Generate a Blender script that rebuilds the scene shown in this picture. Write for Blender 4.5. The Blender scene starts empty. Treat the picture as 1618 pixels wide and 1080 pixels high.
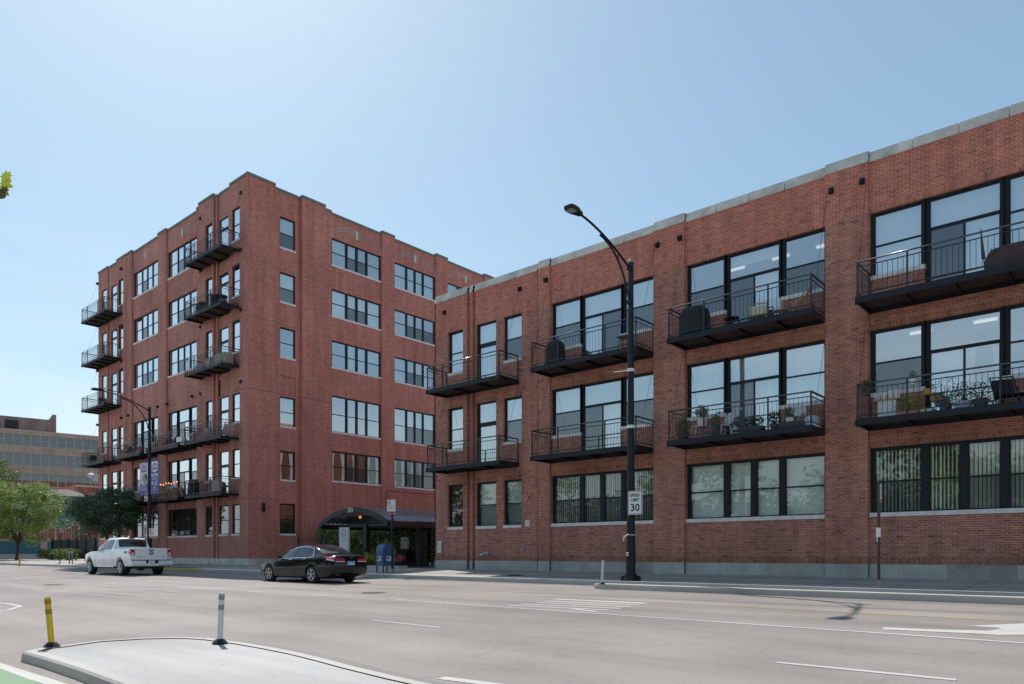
import bpy, bmesh, math, random
from mathutils import Vector, Matrix
R_ = math.radians
random.seed(7)
SC = bpy.context.scene
C = SC.collection

# ------------------------------------------------------------------ camera, sky, sun, exposure
YAW = 41.08; CLX = 9.9
cam_d = bpy.data.cameras.new('camera'); cam = bpy.data.objects.new('camera', cam_d); C.objects.link(cam)
cam_d.sensor_width = 36; cam_d.lens = 25.79; cam_d.shift_y = 0.2064
cam_d.clip_start = 0.1; cam_d.clip_end = 3000
cam.location = (0, 0, 0); cam.rotation_euler = (R_(90), 0, R_(YAW))
SC.camera = cam
SUN = Vector((-0.77, 0.339, 1.0)).normalized()
EL = math.asin(SUN.z)
w = bpy.data.worlds.new('World'); SC.world = w; w.use_nodes = True
nt = w.node_tree; nt.nodes.clear()
wo = nt.nodes.new('ShaderNodeOutputWorld'); bg = nt.nodes.new('ShaderNodeBackground')
sky = nt.nodes.new('ShaderNodeTexSky'); sky.sky_type = 'NISHITA'; sky.sun_disc = False
sky.sun_elevation = EL; sky.sun_rotation = math.atan2(SUN.x, SUN.y)
sky.altitude = 0; sky.air_density = 1.0; sky.dust_density = .6; sky.ozone_density = 2.4
bg.inputs[1].default_value = 0.150
gm = nt.nodes.new('ShaderNodeGamma'); gm.inputs[1].default_value = .69
tc = nt.nodes.new('ShaderNodeTexCoord'); mp = nt.nodes.new('ShaderNodeMapping'); mp.inputs['Scale'].default_value = (1.2, 1.2, 7); mp.inputs['Location'].default_value = (CLX, 0, 0)
nz = nt.nodes.new('ShaderNodeTexNoise'); nz.inputs['Scale'].default_value = 1.6; nz.inputs['Detail'].default_value = 7; nz.inputs['Roughness'].default_value = .55
cr = nt.nodes.new('ShaderNodeValToRGB'); cr.color_ramp.elements[0].position = .46; cr.color_ramp.elements[1].position = .72
cr.color_ramp.elements[1].color = (.62, .62, .62, 1)
sx = nt.nodes.new('ShaderNodeSeparateXYZ'); mr = nt.nodes.new('ShaderNodeMapRange')
mr.inputs['From Min'].default_value = .42; mr.inputs['From Max'].default_value = .12
mu = nt.nodes.new('ShaderNodeMath'); mu.operation = 'MULTIPLY'
mx = nt.nodes.new('ShaderNodeMix'); mx.data_type = 'RGBA'; mx.inputs[7].default_value = (4.5, 4.15, 4.3, 1)
L = nt.links.new
L(tc.outputs['Generated'], mp.inputs[0]); L(mp.outputs[0], nz.inputs[0]); L(nz.outputs[0], cr.inputs[0])
L(tc.outputs['Generated'], sx.inputs[0]); L(sx.outputs[2], mr.inputs[0]); L(cr.outputs[0], mu.inputs[0]); L(mr.outputs[0], mu.inputs[1])
hz = nt.nodes.new('ShaderNodeMix'); hz.data_type = 'RGBA'; hz.inputs[7].default_value = (3.75, 3.62, 3.95, 1)
mh = nt.nodes.new('ShaderNodeMapRange'); mh.inputs['From Min'].default_value = .22; mh.inputs['From Max'].default_value = 0.0; mh.inputs['To Max'].default_value = .92
L(sx.outputs[2], mh.inputs[0]); L(mh.outputs[0], hz.inputs[0])
L(mu.outputs[0], mx.inputs[0]); L(sky.outputs[0], gm.inputs[0]); L(gm.outputs[0], hz.inputs[6]); L(hz.outputs[2], mx.inputs[6]); tn = nt.nodes.new('ShaderNodeMix'); tn.data_type = 'RGBA'; tn.blend_type = 'MULTIPLY'; tn.inputs[0].default_value = 1; tn.inputs[7].default_value = (.90, 1.04, 1.03, 1)
L(mx.outputs[2], tn.inputs[6]); L(tn.outputs[2], bg.inputs[0]); L(bg.outputs[0], wo.inputs[0])
sl = bpy.data.lights.new('sun', 'SUN'); sl.energy = 3.0; sl.angle = R_(.53); sl.color = (1, .955, .89)
so = bpy.data.objects.new('sun', sl); C.objects.link(so); so.location = (-40, 20, 60)
so.rotation_euler = (-SUN).to_track_quat('-Z', 'Y').to_euler()
SC.view_settings.view_transform = 'Standard'; SC.view_settings.look = 'None'; SC.view_settings.gamma = 1
SC.view_settings.exposure = 0.62
SC.cycles.max_bounces = 8; SC.cycles.transparent_max_bounces = 16

# ------------------------------------------------------------------ pixel rays (source photo 1618x1080) onto real planes
F_ = (-.6571, .7538); RT = (.7538, .6571)
def ray(x): u = (x-809)/1159; return F_[0]+u*RT[0], F_[1]+u*RT[1]
GP = [(-400, -1.46), (-20, -1.42), (3, -1.36), (8, -1.22), (15, -1.12), (20.1, -1.06)]
def rz(Y):
    if Y <= GP[0][0]: return GP[0][1]
    for (a, za), (b, zb) in zip(GP, GP[1:]):
        if Y <= b: return za+(zb-za)*(Y-a)/(b-a)
    return GP[-1][1]
def sz(Y): return -.90+(min(Y, 24.6)-20.1)/4.5*.15
def gp(x, y, dz=0):
    z = -1.2; d = ray(x)
    for _ in range(12):
        t = -z*1159/(y-874); z = rz(t*d[1])+dz
    return Vector((t*d[0], t*d[1], z))
def flat(x, y, z): d = ray(x); t = -z*1159/(y-874); return Vector((t*d[0], t*d[1], z))

# ------------------------------------------------------------------ materials
M = {}
def newmat(name):
    m = bpy.data.materials.new(name); m.use_nodes = True; M[name] = m
    return m, m.node_tree, m.node_tree.nodes['Principled BSDF']
def mat(name, col, rough=.6, metal=0, noise=0, scale=3, bump=0, spec=.5, dark=.0, detail=6):
    m, t, b = newmat(name)
    b.inputs['Roughness'].default_value = rough; b.inputs['Metallic'].default_value = metal
    b.inputs['Specular IOR Level'].default_value = spec
    b.inputs['Base Color'].default_value = (*col, 1)
    if noise:
        g = t.nodes.new('ShaderNodeNewGeometry'); n = t.nodes.new('ShaderNodeTexNoise')
        n.inputs['Scale'].default_value = scale; n.inputs['Detail'].default_value = detail; n.inputs['Roughness'].default_value = .62
        t.links.new(g.outputs['Position'], n.inputs['Vector'])
        r = t.nodes.new('ShaderNodeValToRGB')
        r.color_ramp.elements[0].position = .3; r.color_ramp.elements[1].position = .7
        r.color_ramp.elements[0].color = (*[c*(1-noise) for c in col], 1)
        r.color_ramp.elements[1].color = (*[min(1, c*(1+noise)) for c in col], 1)
        t.links.new(n.outputs[0], r.inputs[0]); t.links.new(r.outputs[0], b.inputs['Base Color'])
        if bump:
            bp = t.nodes.new('ShaderNodeBump'); bp.inputs['Strength'].default_value = bump; bp.inputs['Distance'].default_value = .01
            t.links.new(n.outputs[0], bp.inputs['Height']); t.links.new(bp.outputs[0], b.inputs['Normal'])
    return m
def brick(name, c1, c2, mort, stain=.25, soldier=False, msz=.012, dark=.35, vmix=.6):
    m, t, b = newmat(name); N = t.nodes.new; K = t.links.new
    uv = N('ShaderNodeUVMap'); uv.uv_map = 'UVMap'
    src = uv.outputs[0]
    if soldier:
        s = N('ShaderNodeMapping'); s.inputs['Rotation'].default_value = (0, 0, R_(90)); K(src, s.inputs[0]); src = s.outputs[0]
    br = N('ShaderNodeTexBrick'); br.inputs['Scale'].default_value = 1
    br.inputs['Brick Width'].default_value = .21; br.inputs['Row Height'].default_value = .0677
    br.inputs['Mortar Size'].default_value = msz; br.inputs['Mortar Smooth'].default_value = .15; br.inputs['Bias'].default_value = -.1
    br.inputs['Color1'].default_value = (*c1, 1); br.inputs['Color2'].default_value = (*c2, 1); br.inputs['Mortar'].default_value = (*mort, 1)
    K(src, br.inputs[0])
    # odd dark clinker bricks and paler repairs: cell noise on the brick grid
    sp = N('ShaderNodeMapping'); sp.inputs['Scale'].default_value = (1/.21, 1/.0677, 1); K(src, sp.inputs[0])
    wn = N('ShaderNodeTexWhiteNoise'); wn.noise_dimensions = '2D'
    fl = N('ShaderNodeVectorMath'); fl.operation = 'FLOOR'; K(sp.outputs[0], fl.inputs[0]); K(fl.outputs[0], wn.inputs[0])
    rp = N('ShaderNodeValToRGB'); e = rp.color_ramp.elements
    e[0].position = 0; e[0].color = (dark, dark, dark, 1); e[1].position = .12; e[1].color = (.82, .82, .82, 1)
    x = e.new(.6); x.color = (1, 1, 1, 1); x = e.new(1); x.color = (1.25, 1.2, 1.1, 1)
    K(wn.outputs[0], rp.inputs[0])
    mm = N('ShaderNodeMix'); mm.data_type = 'RGBA'; mm.blend_type = 'MULTIPLY'; mm.inputs[0].default_value = vmix
    K(br.outputs[0], mm.inputs[6]); K(rp.outputs[0], mm.inputs[7])
    # weather stains, drifting over metres
    mp = N('ShaderNodeMapping'); mp.inputs['Scale'].default_value = (.55, .28, 1); K(uv.outputs[0], mp.inputs[0])
    nz = N('ShaderNodeTexNoise'); nz.inputs['Scale'].default_value = 1; nz.inputs['Detail'].default_value = 8; nz.inputs['Roughness'].default_value = .6
    K(mp.outputs[0], nz.inputs[0])
    r2 = N('ShaderNodeValToRGB'); e = r2.color_ramp.elements; e[0].position = .3; e[1].position = .72
    e[0].color = (1-stain, 1-stain*1.05, 1-stain*1.02, 1); e[1].color = (1+stain*.7, 1+stain*.75, 1+stain*.8, 1)
    K(nz.outputs[0], r2.inputs[0])
    ms = N('ShaderNodeMapping'); ms.inputs['Scale'].default_value = (2.6, .16, 1); K(uv.outputs[0], ms.inputs[0])
    ns = N('ShaderNodeTexNoise'); ns.inputs['Scale'].default_value = 1; ns.inputs['Detail'].default_value = 5; K(ms.outputs[0], ns.inputs[0])
    rs = N('ShaderNodeMapRange'); rs.inputs['From Min'].default_value = .35; rs.inputs['From Max'].default_value = .7; rs.inputs['To Min'].default_value = .86; rs.inputs['To Max'].default_value = 1.1; K(ns.outputs[0], rs.inputs[0])
    vs = N('ShaderNodeVectorMath'); vs.operation = 'SCALE'; K(mm.outputs[2], vs.inputs[0]); K(rs.outputs[0], vs.inputs['Scale'])
    m2 = N('ShaderNodeMix'); m2.data_type = 'RGBA'; m2.blend_type = 'MULTIPLY'; m2.inputs[0].default_value = 1
    K(vs.outputs[0], m2.inputs[6]); K(r2.outputs[0], m2.inputs[7]); K(m2.outputs[2], b.inputs['Base Color'])
    b.inputs['Roughness'].default_value = .88; b.inputs['Specular IOR Level'].default_value = .25
    bp = N('ShaderNodeBump'); bp.inputs['Strength'].default_value = .5; bp.inputs['Distance'].default_value = .006; bp.invert = True
    K(br.outputs[1], bp.inputs['Height']); K(bp.outputs[0], b.inputs['Normal'])
    return m
OLD = dict(c1=(.53, .176, .114), c2=(.34, .116, .084), mort=(.54, .335, .265))
brick('brick_old', **OLD, stain=.22)
brick('brick_old_soldier', (.44, .155, .09), (.27, .10, .065), (.42, .265, .195), soldier=True)
brick('brick_new', (.565, .152, .10), (.47, .130, .086), (.66, .34, .26), stain=.12, dark=.5)
brick('brick_new_soldier', (.70, .215, .135), (.48, .145, .095), (.50, .27, .21), soldier=True)
brick('brick_tower', (.56, .20, .155), (.44, .157, .124), (.61, .34, .27), stain=.24, dark=.6)
brick('brick_tower_side', (.58, .18, .138), (.46, .147, .114), (.61, .32, .255), stain=.16, dark=.6)
brick('brick_arch', (.44, .2, .17), (.38, .18, .15), (.62, .46, .42), soldier=True, msz=.014)
brick('brick_red', (.33, .09, .05), (.27, .075, .045), (.3, .2, .16))
brick('brick_tan', (.52, .35, .26), (.44, .29, .215), (.5, .4, .33), stain=.15)
brick('brick_dim', (.33, .22, .19), (.27, .18, .155), (.32, .26, .23))
mat('stone_cope', (.62, .58, .51), .85, noise=.28, scale=1.6, bump=.3)
mat('stone_base', (.43, .405, .37), .85, noise=.25, scale=1.3, bump=.3)
mat('stone_base_b', (.35, .32, .30), .85, noise=.28, scale=1.7, bump=.3)
mat('stone_base_c', (.48, .455, .42), .85, noise=.2, scale=1.2, bump=.3)
mat('joint', (.12, .115, .11), .9)
mat('sill_stone', (.78, .73, .69), .8, noise=.18, scale=4)
mat('key_stone', (.62, .56, .50), .8)
mat('cope_green', (.17, .2, .17), .7, noise=.2, scale=2)
mat('frame_black', (.010, .013, .018), .5, spec=.35)
mat('steel_black', (.010, .014, .020), .5, spec=.35, noise=.2, scale=5)
mat('steel_rail', (.012, .015, .02), .32, spec=.6)
m, t_n, b_n = newmat('rail_top'); b_n.inputs['Base Color'].default_value = (.03, .032, .036, 1); b_n.inputs['Roughness'].default_value = .25; b_n.inputs['Metallic'].default_value = .35; b_n.inputs['Coat Weight'].default_value = 1; b_n.inputs['Coat Roughness'].default_value = .12; b_n.inputs['Coat IOR'].default_value = 1.8
mat('deck_under', (.05, .035, .03), .8, noise=.3, scale=3)
mat('room_wall', (.35, .33, .30), .9); mat('room_ceiling', (.6, .6, .6), .9)
mat('roof_gravel', (.25, .24, .22), .95, noise=.2, scale=5)
mat('paint_white', (.78, .78, .76), .5); mat('paint_red', (.62, .035, .035), .5)
mat('black', (.012, .012, .013), .5); mat('rubber', (.018, .018, .018), .75)
mat('sign_grey', (.30, .30, .30), .6); mat('alarm_pink', (.55, .20, .22), .5)
def glass(name, f0, tint):
    m, t, b = newmat(name); N = t.nodes.new; K = t.links.new
    o = t.nodes['Material Output']; t.nodes.remove(b)
    tr = N('ShaderNodeBsdfTransparent'); tr.inputs[0].default_value = (*tint, 1)
    gl = N('ShaderNodeBsdfGlossy'); gl.inputs['Roughness'].default_value = .015; gl.inputs[0].default_value = (.97, .99, 1, 1)
    lw = N('ShaderNodeLayerWeight'); lw.inputs[0].default_value = .5
    pw = N('ShaderNodeMath'); pw.operation = 'POWER'; pw.inputs[1].default_value = 2.6; K(lw.outputs['Facing'], pw.inputs[0])
    mr = N('ShaderNodeMapRange'); mr.inputs['To Min'].default_value = f0; mr.inputs['To Max'].default_value = 1.0; K(pw.outputs[0], mr.inputs[0])
    # old panes are never quite flat
    g = N('ShaderNodeNewGeometry'); n = N('ShaderNodeTexNoise'); n.inputs['Scale'].default_value = .9; n.inputs['Detail'].default_value = 1
    K(g.outputs['Position'], n.inputs['Vector']); bp = N('ShaderNodeBump'); bp.inputs['Strength'].default_value = .10; bp.inputs['Distance'].default_value = .02
    K(n.outputs[0], bp.inputs['Height']); K(bp.outputs[0], gl.inputs['Normal'])
    mx = N('ShaderNodeMixShader'); K(mr.outputs[0], mx.inputs[0]); K(tr.outputs[0], mx.inputs[1]); K(gl.outputs[0], mx.inputs[2]); K(mx.outputs[0], o.inputs[0])
    return m
glass('glass_loft', .54, (.88, .95, .94)); glass('glass_tower', .52, (.6, .7, .72)); glass('glass_tower_front', .82, (.6, .66, .68))
glass('glass_far', .12, (.4, .45, .5)); glass('glass_low', .11, (.92, .98, .92)); glass('glass_car', .12, (.10, .12, .13))
def screenmat():
    m, t, b = newmat('insect_screen'); N = t.nodes.new; K = t.links.new; o = t.nodes['Material Output']
    b.inputs['Base Color'].default_value = (.035, .04, .045, 1); b.inputs['Roughness'].default_value = .9
    tr = N('ShaderNodeBsdfTransparent'); mx = N('ShaderNodeMixShader'); mx.inputs[0].default_value = .42
    K(tr.outputs[0], mx.inputs[1]); K(b.outputs[0], mx.inputs[2]); K(mx.outputs[0], o.inputs[0])
screenmat()
def slats(name, col, freq, vertical=False, amt=.22):
    m, t, b = newmat(name); N = t.nodes.new; K = t.links.new
    uv = N('ShaderNodeUVMap'); uv.uv_map = 'UVMap'; s = N('ShaderNodeSeparateXYZ'); K(uv.outputs[0], s.inputs[0])
    a = N('ShaderNodeMath'); a.operation = 'MULTIPLY'; a.inputs[1].default_value = freq; K(s.outputs[0 if vertical else 1], a.inputs[0])
    f = N('ShaderNodeMath'); f.operation = 'FRACT'; K(a.outputs[0], f.inputs[0])
    r = N('ShaderNodeValToRGB'); e = r.color_ramp.elements; e[0].position = .0; e[1].position = .35
    e[0].color = (*[c*(1-amt*1.6) for c in col], 1); e[1].color = (*col, 1); x = e.new(1); x.color = (*[c*(1-amt*.4) for c in col], 1)
    K(f.outputs[0], r.inputs[0]); K(r.outputs[0], b.inputs['Base Color']); b.inputs['Roughness'].default_value = .7
slats('blind_white', (.80, .82, .80), 20); slats('blind_beige', (.72, .72, .62), 14); slats('blind_grey', (.55, .57, .57), 16)
mat('shade_white', (.88, .92, .94), .8); mat('curtain', (.90, .91, .92), .85); mat('curtain_pink', (.62, .5, .55), .85); mat('slat_cream', (.80, .82, .70), .7)
def emis(name, col, s):
    m, t, b = newmat(name); b.inputs['Base Color'].default_value = (*col, 1)
    b.inputs['Emission Color'].default_value = (*col, 1); b.inputs['Emission Strength'].default_value = s
emis('lamp_on', (1, .95, .85), .6); emis('bulb_warm', (1, .38, .12), 1.2); emis('door_lamp', (1, .33, .1), .45)

def roadmat(name, col, cracks=True, var=.10, spotty=.16):
    m, t, b = newmat(name); N = t.nodes.new; K = t.links.new
    g = N('ShaderNodeNewGeometry')
    n1 = N('ShaderNodeTexNoise'); n1.inputs['Scale'].default_value = 45; n1.inputs['Detail'].default_value = 4; n1.inputs['Roughness'].default_value = .8
    K(g.outputs['Position'], n1.inputs['Vector'])
    mp = N('ShaderNodeMapping'); mp.inputs['Scale'].default_value = (.055, .55, 1); K(g.outputs['Position'], mp.inputs[0])
    n2 = N('ShaderNodeTexNoise'); n2.inputs['Scale'].default_value = 1; n2.inputs['Detail'].default_value = 6; n2.inputs['Roughness'].default_value = .6; K(mp.outputs[0], n2.inputs['Vector'])
    n3 = N('ShaderNodeTexNoise'); n3.inputs['Scale'].default_value = .35; n3.inputs['Detail'].default_value = 5; K(g.outputs['Position'], n3.inputs['Vector'])
    def ramp(src, lo, hi, p0=.3, p1=.7):
        r = N('ShaderNodeMapRange'); r.inputs['From Min'].default_value = p0; r.inputs['From Max'].default_value = p1
        r.inputs['To Min'].default_value = lo; r.inputs['To Max'].default_value = hi; K(src, r.inputs[0]); return r.outputs[0]
    a = ramp(n1.outputs[0], 1-spotty, 1+spotty); c = ramp(n2.outputs[0], 1-var*1.5, 1+var); d = ramp(n3.outputs[0], 1-var, 1+var*.7)
    p = N('ShaderNodeMath'); p.operation = 'MULTIPLY'; K(a, p.inputs[0]); K(c, p.inputs[1])
    q = N('ShaderNodeMath'); q.operation = 'MULTIPLY'; K(p.outputs[0], q.inputs[0]); K(d, q.inputs[1])
    last = q.outputs[0]
    if cracks:
        sp_ = N('ShaderNodeSeparateXYZ'); K(g.outputs['Position'], sp_.inputs[0]); ma = N('ShaderNodeMath'); ma.operation = 'MULTIPLY_ADD'; ma.inputs[1].default_value = 3.6; K(sp_.outputs[1], ma.inputs[0])
        nn_ = N('ShaderNodeMath'); nn_.operation = 'MULTIPLY'; nn_.inputs[1].default_value = 5; K(n3.outputs[0], nn_.inputs[0]); K(nn_.outputs[0], ma.inputs[2])
        si = N('ShaderNodeMath'); si.operation = 'SINE'; K(ma.outputs[0], si.inputs[0]); tk_ = ramp(si.outputs[0], .94, 1.04, -1, 1)
        q2 = N('ShaderNodeMath'); q2.operation = 'MULTIPLY'; K(last, q2.inputs[0]); K(tk_, q2.inputs[1]); last = q2.outputs[0]
        n5 = N('ShaderNodeTexNoise'); n5.inputs['Scale'].default_value = 9; n5.inputs['Detail'].default_value = 3; K(g.outputs['Position'], n5.inputs['Vector']); d5 = ramp(n5.outputs[0], 1, .80, .66, .78)
        q3 = N('ShaderNodeMath'); q3.operation = 'MULTIPLY'; K(last, q3.inputs[0]); K(d5, q3.inputs[1]); last = q3.outputs[0]
    if cracks:
        vo = N('ShaderNodeTexVoronoi'); vo.feature = 'DISTANCE_TO_EDGE'; vo.inputs['Scale'].default_value = .22
        mq = N('ShaderNodeMapping'); mq.inputs['Scale'].default_value = (.5, 1.3, 1)
        nd = N('ShaderNodeTexNoise'); nd.inputs['Scale'].default_value = 1.1; nd.inputs['Detail'].default_value = 5
        K(g.outputs['Position'], nd.inputs['Vector'])
        ad = N('ShaderNodeVectorMath'); ad.operation = 'ADD'; K(g.outputs['Position'], ad.inputs[0])
        sc = N('ShaderNodeVectorMath'); sc.operation = 'SCALE'; sc.inputs['Scale'].default_value = 1.6; K(nd.outputs[1], sc.inputs[0]); K(sc.outputs[0], ad.inputs[1])
        K(ad.outputs[0], mq.inputs[0]); K(mq.outputs[0], vo.inputs['Vector'])
        e = ramp(vo.outputs['Distance'], .88, 1, .0, .008)
        z = N('ShaderNodeMath'); z.operation = 'MULTIPLY'; K(last, z.inputs[0]); K(e, z.inputs[1]); last = z.outputs[0]
    v = N('ShaderNodeVectorMath'); v.operation = 'SCALE'; v.inputs[0].default_value = col; K(last, v.inputs['Scale'])
    K(v.outputs[0], b.inputs['Base Color']); b.inputs['Roughness'].default_value = .85; b.inputs['Specular IOR Level'].default_value = .3
    bp = N('ShaderNodeBump'); bp.inputs['Strength'].default_value = .35; bp.inputs['Distance'].default_value = .008
    K(n1.outputs[0], bp.inputs['Height']); K(bp.outputs[0], b.inputs['Normal'])
roadmat('asphalt', (.312, .273, .252), var=.15, spotty=.2); roadmat('concrete', (.40, .365, .325), True, .12, .07); roadmat('concrete_pale', (.47, .46, .45), False, .17, .10)
roadmat('concrete_kerb', (.52, .49, .45), False, .12, .08); roadmat('green_lane', (.24, .36, .22), False, .10, .14); roadmat('concrete_slab', (.42, .375, .325), False, .06, .05)
roadmat('line_white', (.60, .58, .55), False, .14, .14); roadmat('line_yellow', (.50, .36, .17), False, .2, .2); roadmat('kerb_yellow', (.60, .44, .12), False, .2, .15)
roadmat('gutter', (.25, .24, .23), False, .14, .1)
mat('soil', (.08, .06, .045), .95, noise=.3, scale=6); mat('grass', (.12, .17, .04), .9, noise=.35, scale=9)
def leafmat(name, col, tr=.4):
    m, t, b = newmat(name); N = t.nodes.new; K = t.links.new; o = t.nodes['Material Output']
    g = N('ShaderNodeNewGeometry'); n = N('ShaderNodeTexNoise'); n.inputs['Scale'].default_value = 1.6; n.inputs['Detail'].default_value = 3
    K(g.outputs['Position'], n.inputs['Vector'])
    ad = N('ShaderNodeMath'); ad.operation = 'ADD'; K(g.outputs['Random Per Island'], ad.inputs[0]); K(n.outputs[0], ad.inputs[1])
    r = N('ShaderNodeValToRGB'); e = r.color_ramp.elements; e[0].position = .35; e[1].position = 1.0
    h = N('ShaderNodeMath'); h.operation = 'MULTIPLY'; h.inputs[1].default_value = .72; K(ad.outputs[0], h.inputs[0])
    e[0].color = (*[c*.62 for c in col], 1); e[1].color = (*[min(1, c*1.5) for c in col], 1)
    K(h.outputs[0], r.inputs[0]); K(r.outputs[0], b.inputs['Base Color']); b.inputs['Roughness'].default_value = .55
    ts = N('ShaderNodeBsdfTranslucent'); K(r.outputs[0], ts.inputs[0]); mx = N('ShaderNodeMixShader'); mx.inputs[0].default_value = tr
    K(b.outputs[0], mx.inputs[1]); K(ts.outputs[0], mx.inputs[2]); K(mx.outputs[0], o.inputs[0])
leafmat('leaf_bright', (.21, .28, .08)); leafmat('leaf_mid', (.11, .16, .05)); leafmat('leaf_dark', (.05, .085, .045), .3)
leafmat('leaf_blue', (.10, .16, .09), .35); leafmat('leaf_yellow', (.30, .34, .04), .5); leafmat('flower_pink', (.5, .13, .14), .3)
mat('bark', (.085, .065, .05), .95, noise=.3, scale=8, bump=.5)

# ------------------------------------------------------------------ mesh builder
ORG = {}
class MB:
    def __init__(s): s.v = []; s.f = []; s.m = []; s.smooth = False
    def quad(s, a, b, c, d, m=0):
        n = len(s.v); s.v += [tuple(a), tuple(b), tuple(c), tuple(d)]; s.f.append((n, n+1, n+2, n+3)); s.m.append(m)
    def poly(s, pts, m=0):
        n = len(s.v); s.v += [tuple(p) for p in pts]; s.f.append(tuple(range(n, n+len(pts)))); s.m.append(m)
    def box(s, x0, x1, y0, y1, z0, z1, m=0, T=None):
        x0, x1 = min(x0, x1), max(x0, x1); y0, y1 = min(y0, y1), max(y0, y1); z0, z1 = min(z0, z1), max(z0, z1)
        p = [(x0, y0, z0), (x1, y0, z0), (x1, y1, z0), (x0, y1, z0), (x0, y0, z1), (x1, y0, z1), (x1, y1, z1), (x0, y1, z1)]
        if T: p = [tuple(T @ Vector(q)) for q in p]
        n = len(s.v); s.v += p
        for f in ((0, 3, 2, 1), (4, 5, 6, 7), (0, 1, 5, 4), (1, 2, 6, 5), (2, 3, 7, 6), (3, 0, 4, 7)):
            s.f.append(tuple(n+i for i in f)); s.m.append(m)
    def bar(s, a, b, r, k=6, r2=None, m=0, sq=False):
        a = Vector(a); b = Vector(b); d = b-a
        if d.length < 1e-6: return
        d.normalize(); u = Vector((0, 0, 1)) if abs(d.z) < .9 else Vector((1, 0, 0))
        x = d.cross(u).normalized(); y = d.cross(x); r2 = r if r2 is None else r2
        if sq: k = 4; r *= 1.414; r2 *= 1.414
        n = len(s.v); o = math.pi/4 if sq else 0
        for i in range(k):
            c, q = math.cos(o+2*math.pi*i/k), math.sin(o+2*math.pi*i/k)
            s.v.append(tuple(a+(x*c+y*q)*r)); s.v.append(tuple(b+(x*c+y*q)*r2))
        for i in range(k):
            j = (i+1) % k; s.f.append((n+2*i, n+2*j, n+2*j+1, n+2*i+1)); s.m.append(m)
        s.f.append(tuple(n+2*i for i in range(k))[::-1]); s.f.append(tuple(n+2*i+1 for i in range(k))); s.m += [m, m]
    def tube(s, pts, r, k=6, m=0):
        rs = r if isinstance(r, (list, tuple)) else [r]*len(pts)
        for i in range(len(pts)-1): s.bar(pts[i], pts[i+1], rs[i], k, rs[i+1], m)
    def lathe(s, prof, c=(0, 0, 0), k=20, m=0, axis='z'):
        n = len(s.v)
        for r, h in prof:
            for i in range(k):
                a = 2*math.pi*i/k; x, y = r*math.cos(a), r*math.sin(a)
                p = (x, y, h) if axis == 'z' else (x, h, y)
                s.v.append((c[0]+p[0], c[1]+p[1], c[2]+p[2]))
        for j in range(len(prof)-1):
            for i in range(k):
                q = (i+1) % k; s.f.append((n+j*k+i, n+j*k+q, n+(j+1)*k+q, n+(j+1)*k+i)); s.m.append(m)
        s.f.append(tuple(n+i for i in range(k))[::-1]); e = n+(len(prof)-1)*k; s.f.append(tuple(e+i for i in range(k))); s.m += [m, m]
    def prism(s, pts, z0, z1, m=0):          # pts: xy outline
        n = len(pts); a = len(s.v); s.v += [(p[0], p[1], z0) for p in pts]+[(p[0], p[1], z1) for p in pts]
        s.f.append(tuple(range(a, a+n))[::-1]); s.f.append(tuple(range(a+n, a+2*n))); s.m += [m, m]
        for i in range(n):
            j = (i+1) % n; s.f.append((a+i, a+j, a+n+j, a+n+i)); s.m.append(m)
    def grid(s, fn, nu, nv, m=0):
        n = len(s.v)
        for i in range(nu+1):
            for j in range(nv+1): s.v.append(tuple(fn(i/nu, j/nv)))
        for i in range(nu):
            for j in range(nv):
                a = n+i*(nv+1)+j; s.f.append((a, a+nv+1, a+nv+2, a+1)); s.m.append(m)
    def build(s, name, mats, parent=None, org=None, local=False, uvs=True):
        me = bpy.data.meshes.new(name)
        if org is None: org = Vector((0, 0, 0)) if parent is None or local else ORG.get(parent.name, Vector((0, 0, 0)))
        org = Vector(org)
        me.from_pydata([(a[0]-org.x, a[1]-org.y, a[2]-org.z) for a in s.v] if org.length else s.v, [], s.f)
        if not isinstance(mats, (list, tuple)): mats = [mats]
        for x in mats: me.materials.append(M[x])
        if len(mats) > 1: me.polygons.foreach_set('material_index', s.m)
        if uvs:
            ul = me.uv_layers.new(name='UVMap'); buf = [0.0]*(2*len(me.loops))
            for p in me.polygons:
                nn = p.normal; ax, ay, az = abs(nn.x), abs(nn.y), abs(nn.z)
                for li in p.loop_indices:
                    v = s.v[me.loops[li].vertex_index]
                    if az > ax and az > ay: q = (v[0], v[1])
                    elif ay >= ax: q = (v[0], v[2])
                    else: q = (v[1], v[2])
                    buf[2*li], buf[2*li+1] = q
            ul.data.foreach_set('uv', buf)
        if s.smooth: me.polygons.foreach_set('use_smooth', [True]*len(me.polygons))
        me.update()
        o = bpy.data.objects.new(name, me); C.objects.link(o)
        if parent: o.parent = parent; ORG[o.name] = ORG.get(parent.name, Vector((0, 0, 0)))
        else: o.location = org; ORG[o.name] = org
        return o
def tag(o, label, cat, group=None):
    o['label'] = label; o['category'] = cat
    if group: o['group'] = group
    return o
def thing(name, label, cat, loc=(0, 0, 0), rz_=0, group=None):
    o = bpy.data.objects.new(name, None); C.objects.link(o); o.location = loc; o.rotation_euler = (0, 0, rz_)
    o.empty_display_size = .2; ORG[o.name] = Vector(loc)
    return tag(o, label, cat, group)
def struct(o, kind='structure'): o['kind'] = kind; return o
def copy_tree(o, loc, rz_, label, group=None):
    def cp(x, par):
        c = x.copy(); C.objects.link(c); c.parent = par
        for ch in [q for q in bpy.data.objects if q.parent == x]: cp(ch, c)
        return c
    c = cp(o, None); c.location = loc; c.rotation_euler = (0, 0, rz_); c['label'] = label
    if group: c['group'] = group
    return c
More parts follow.
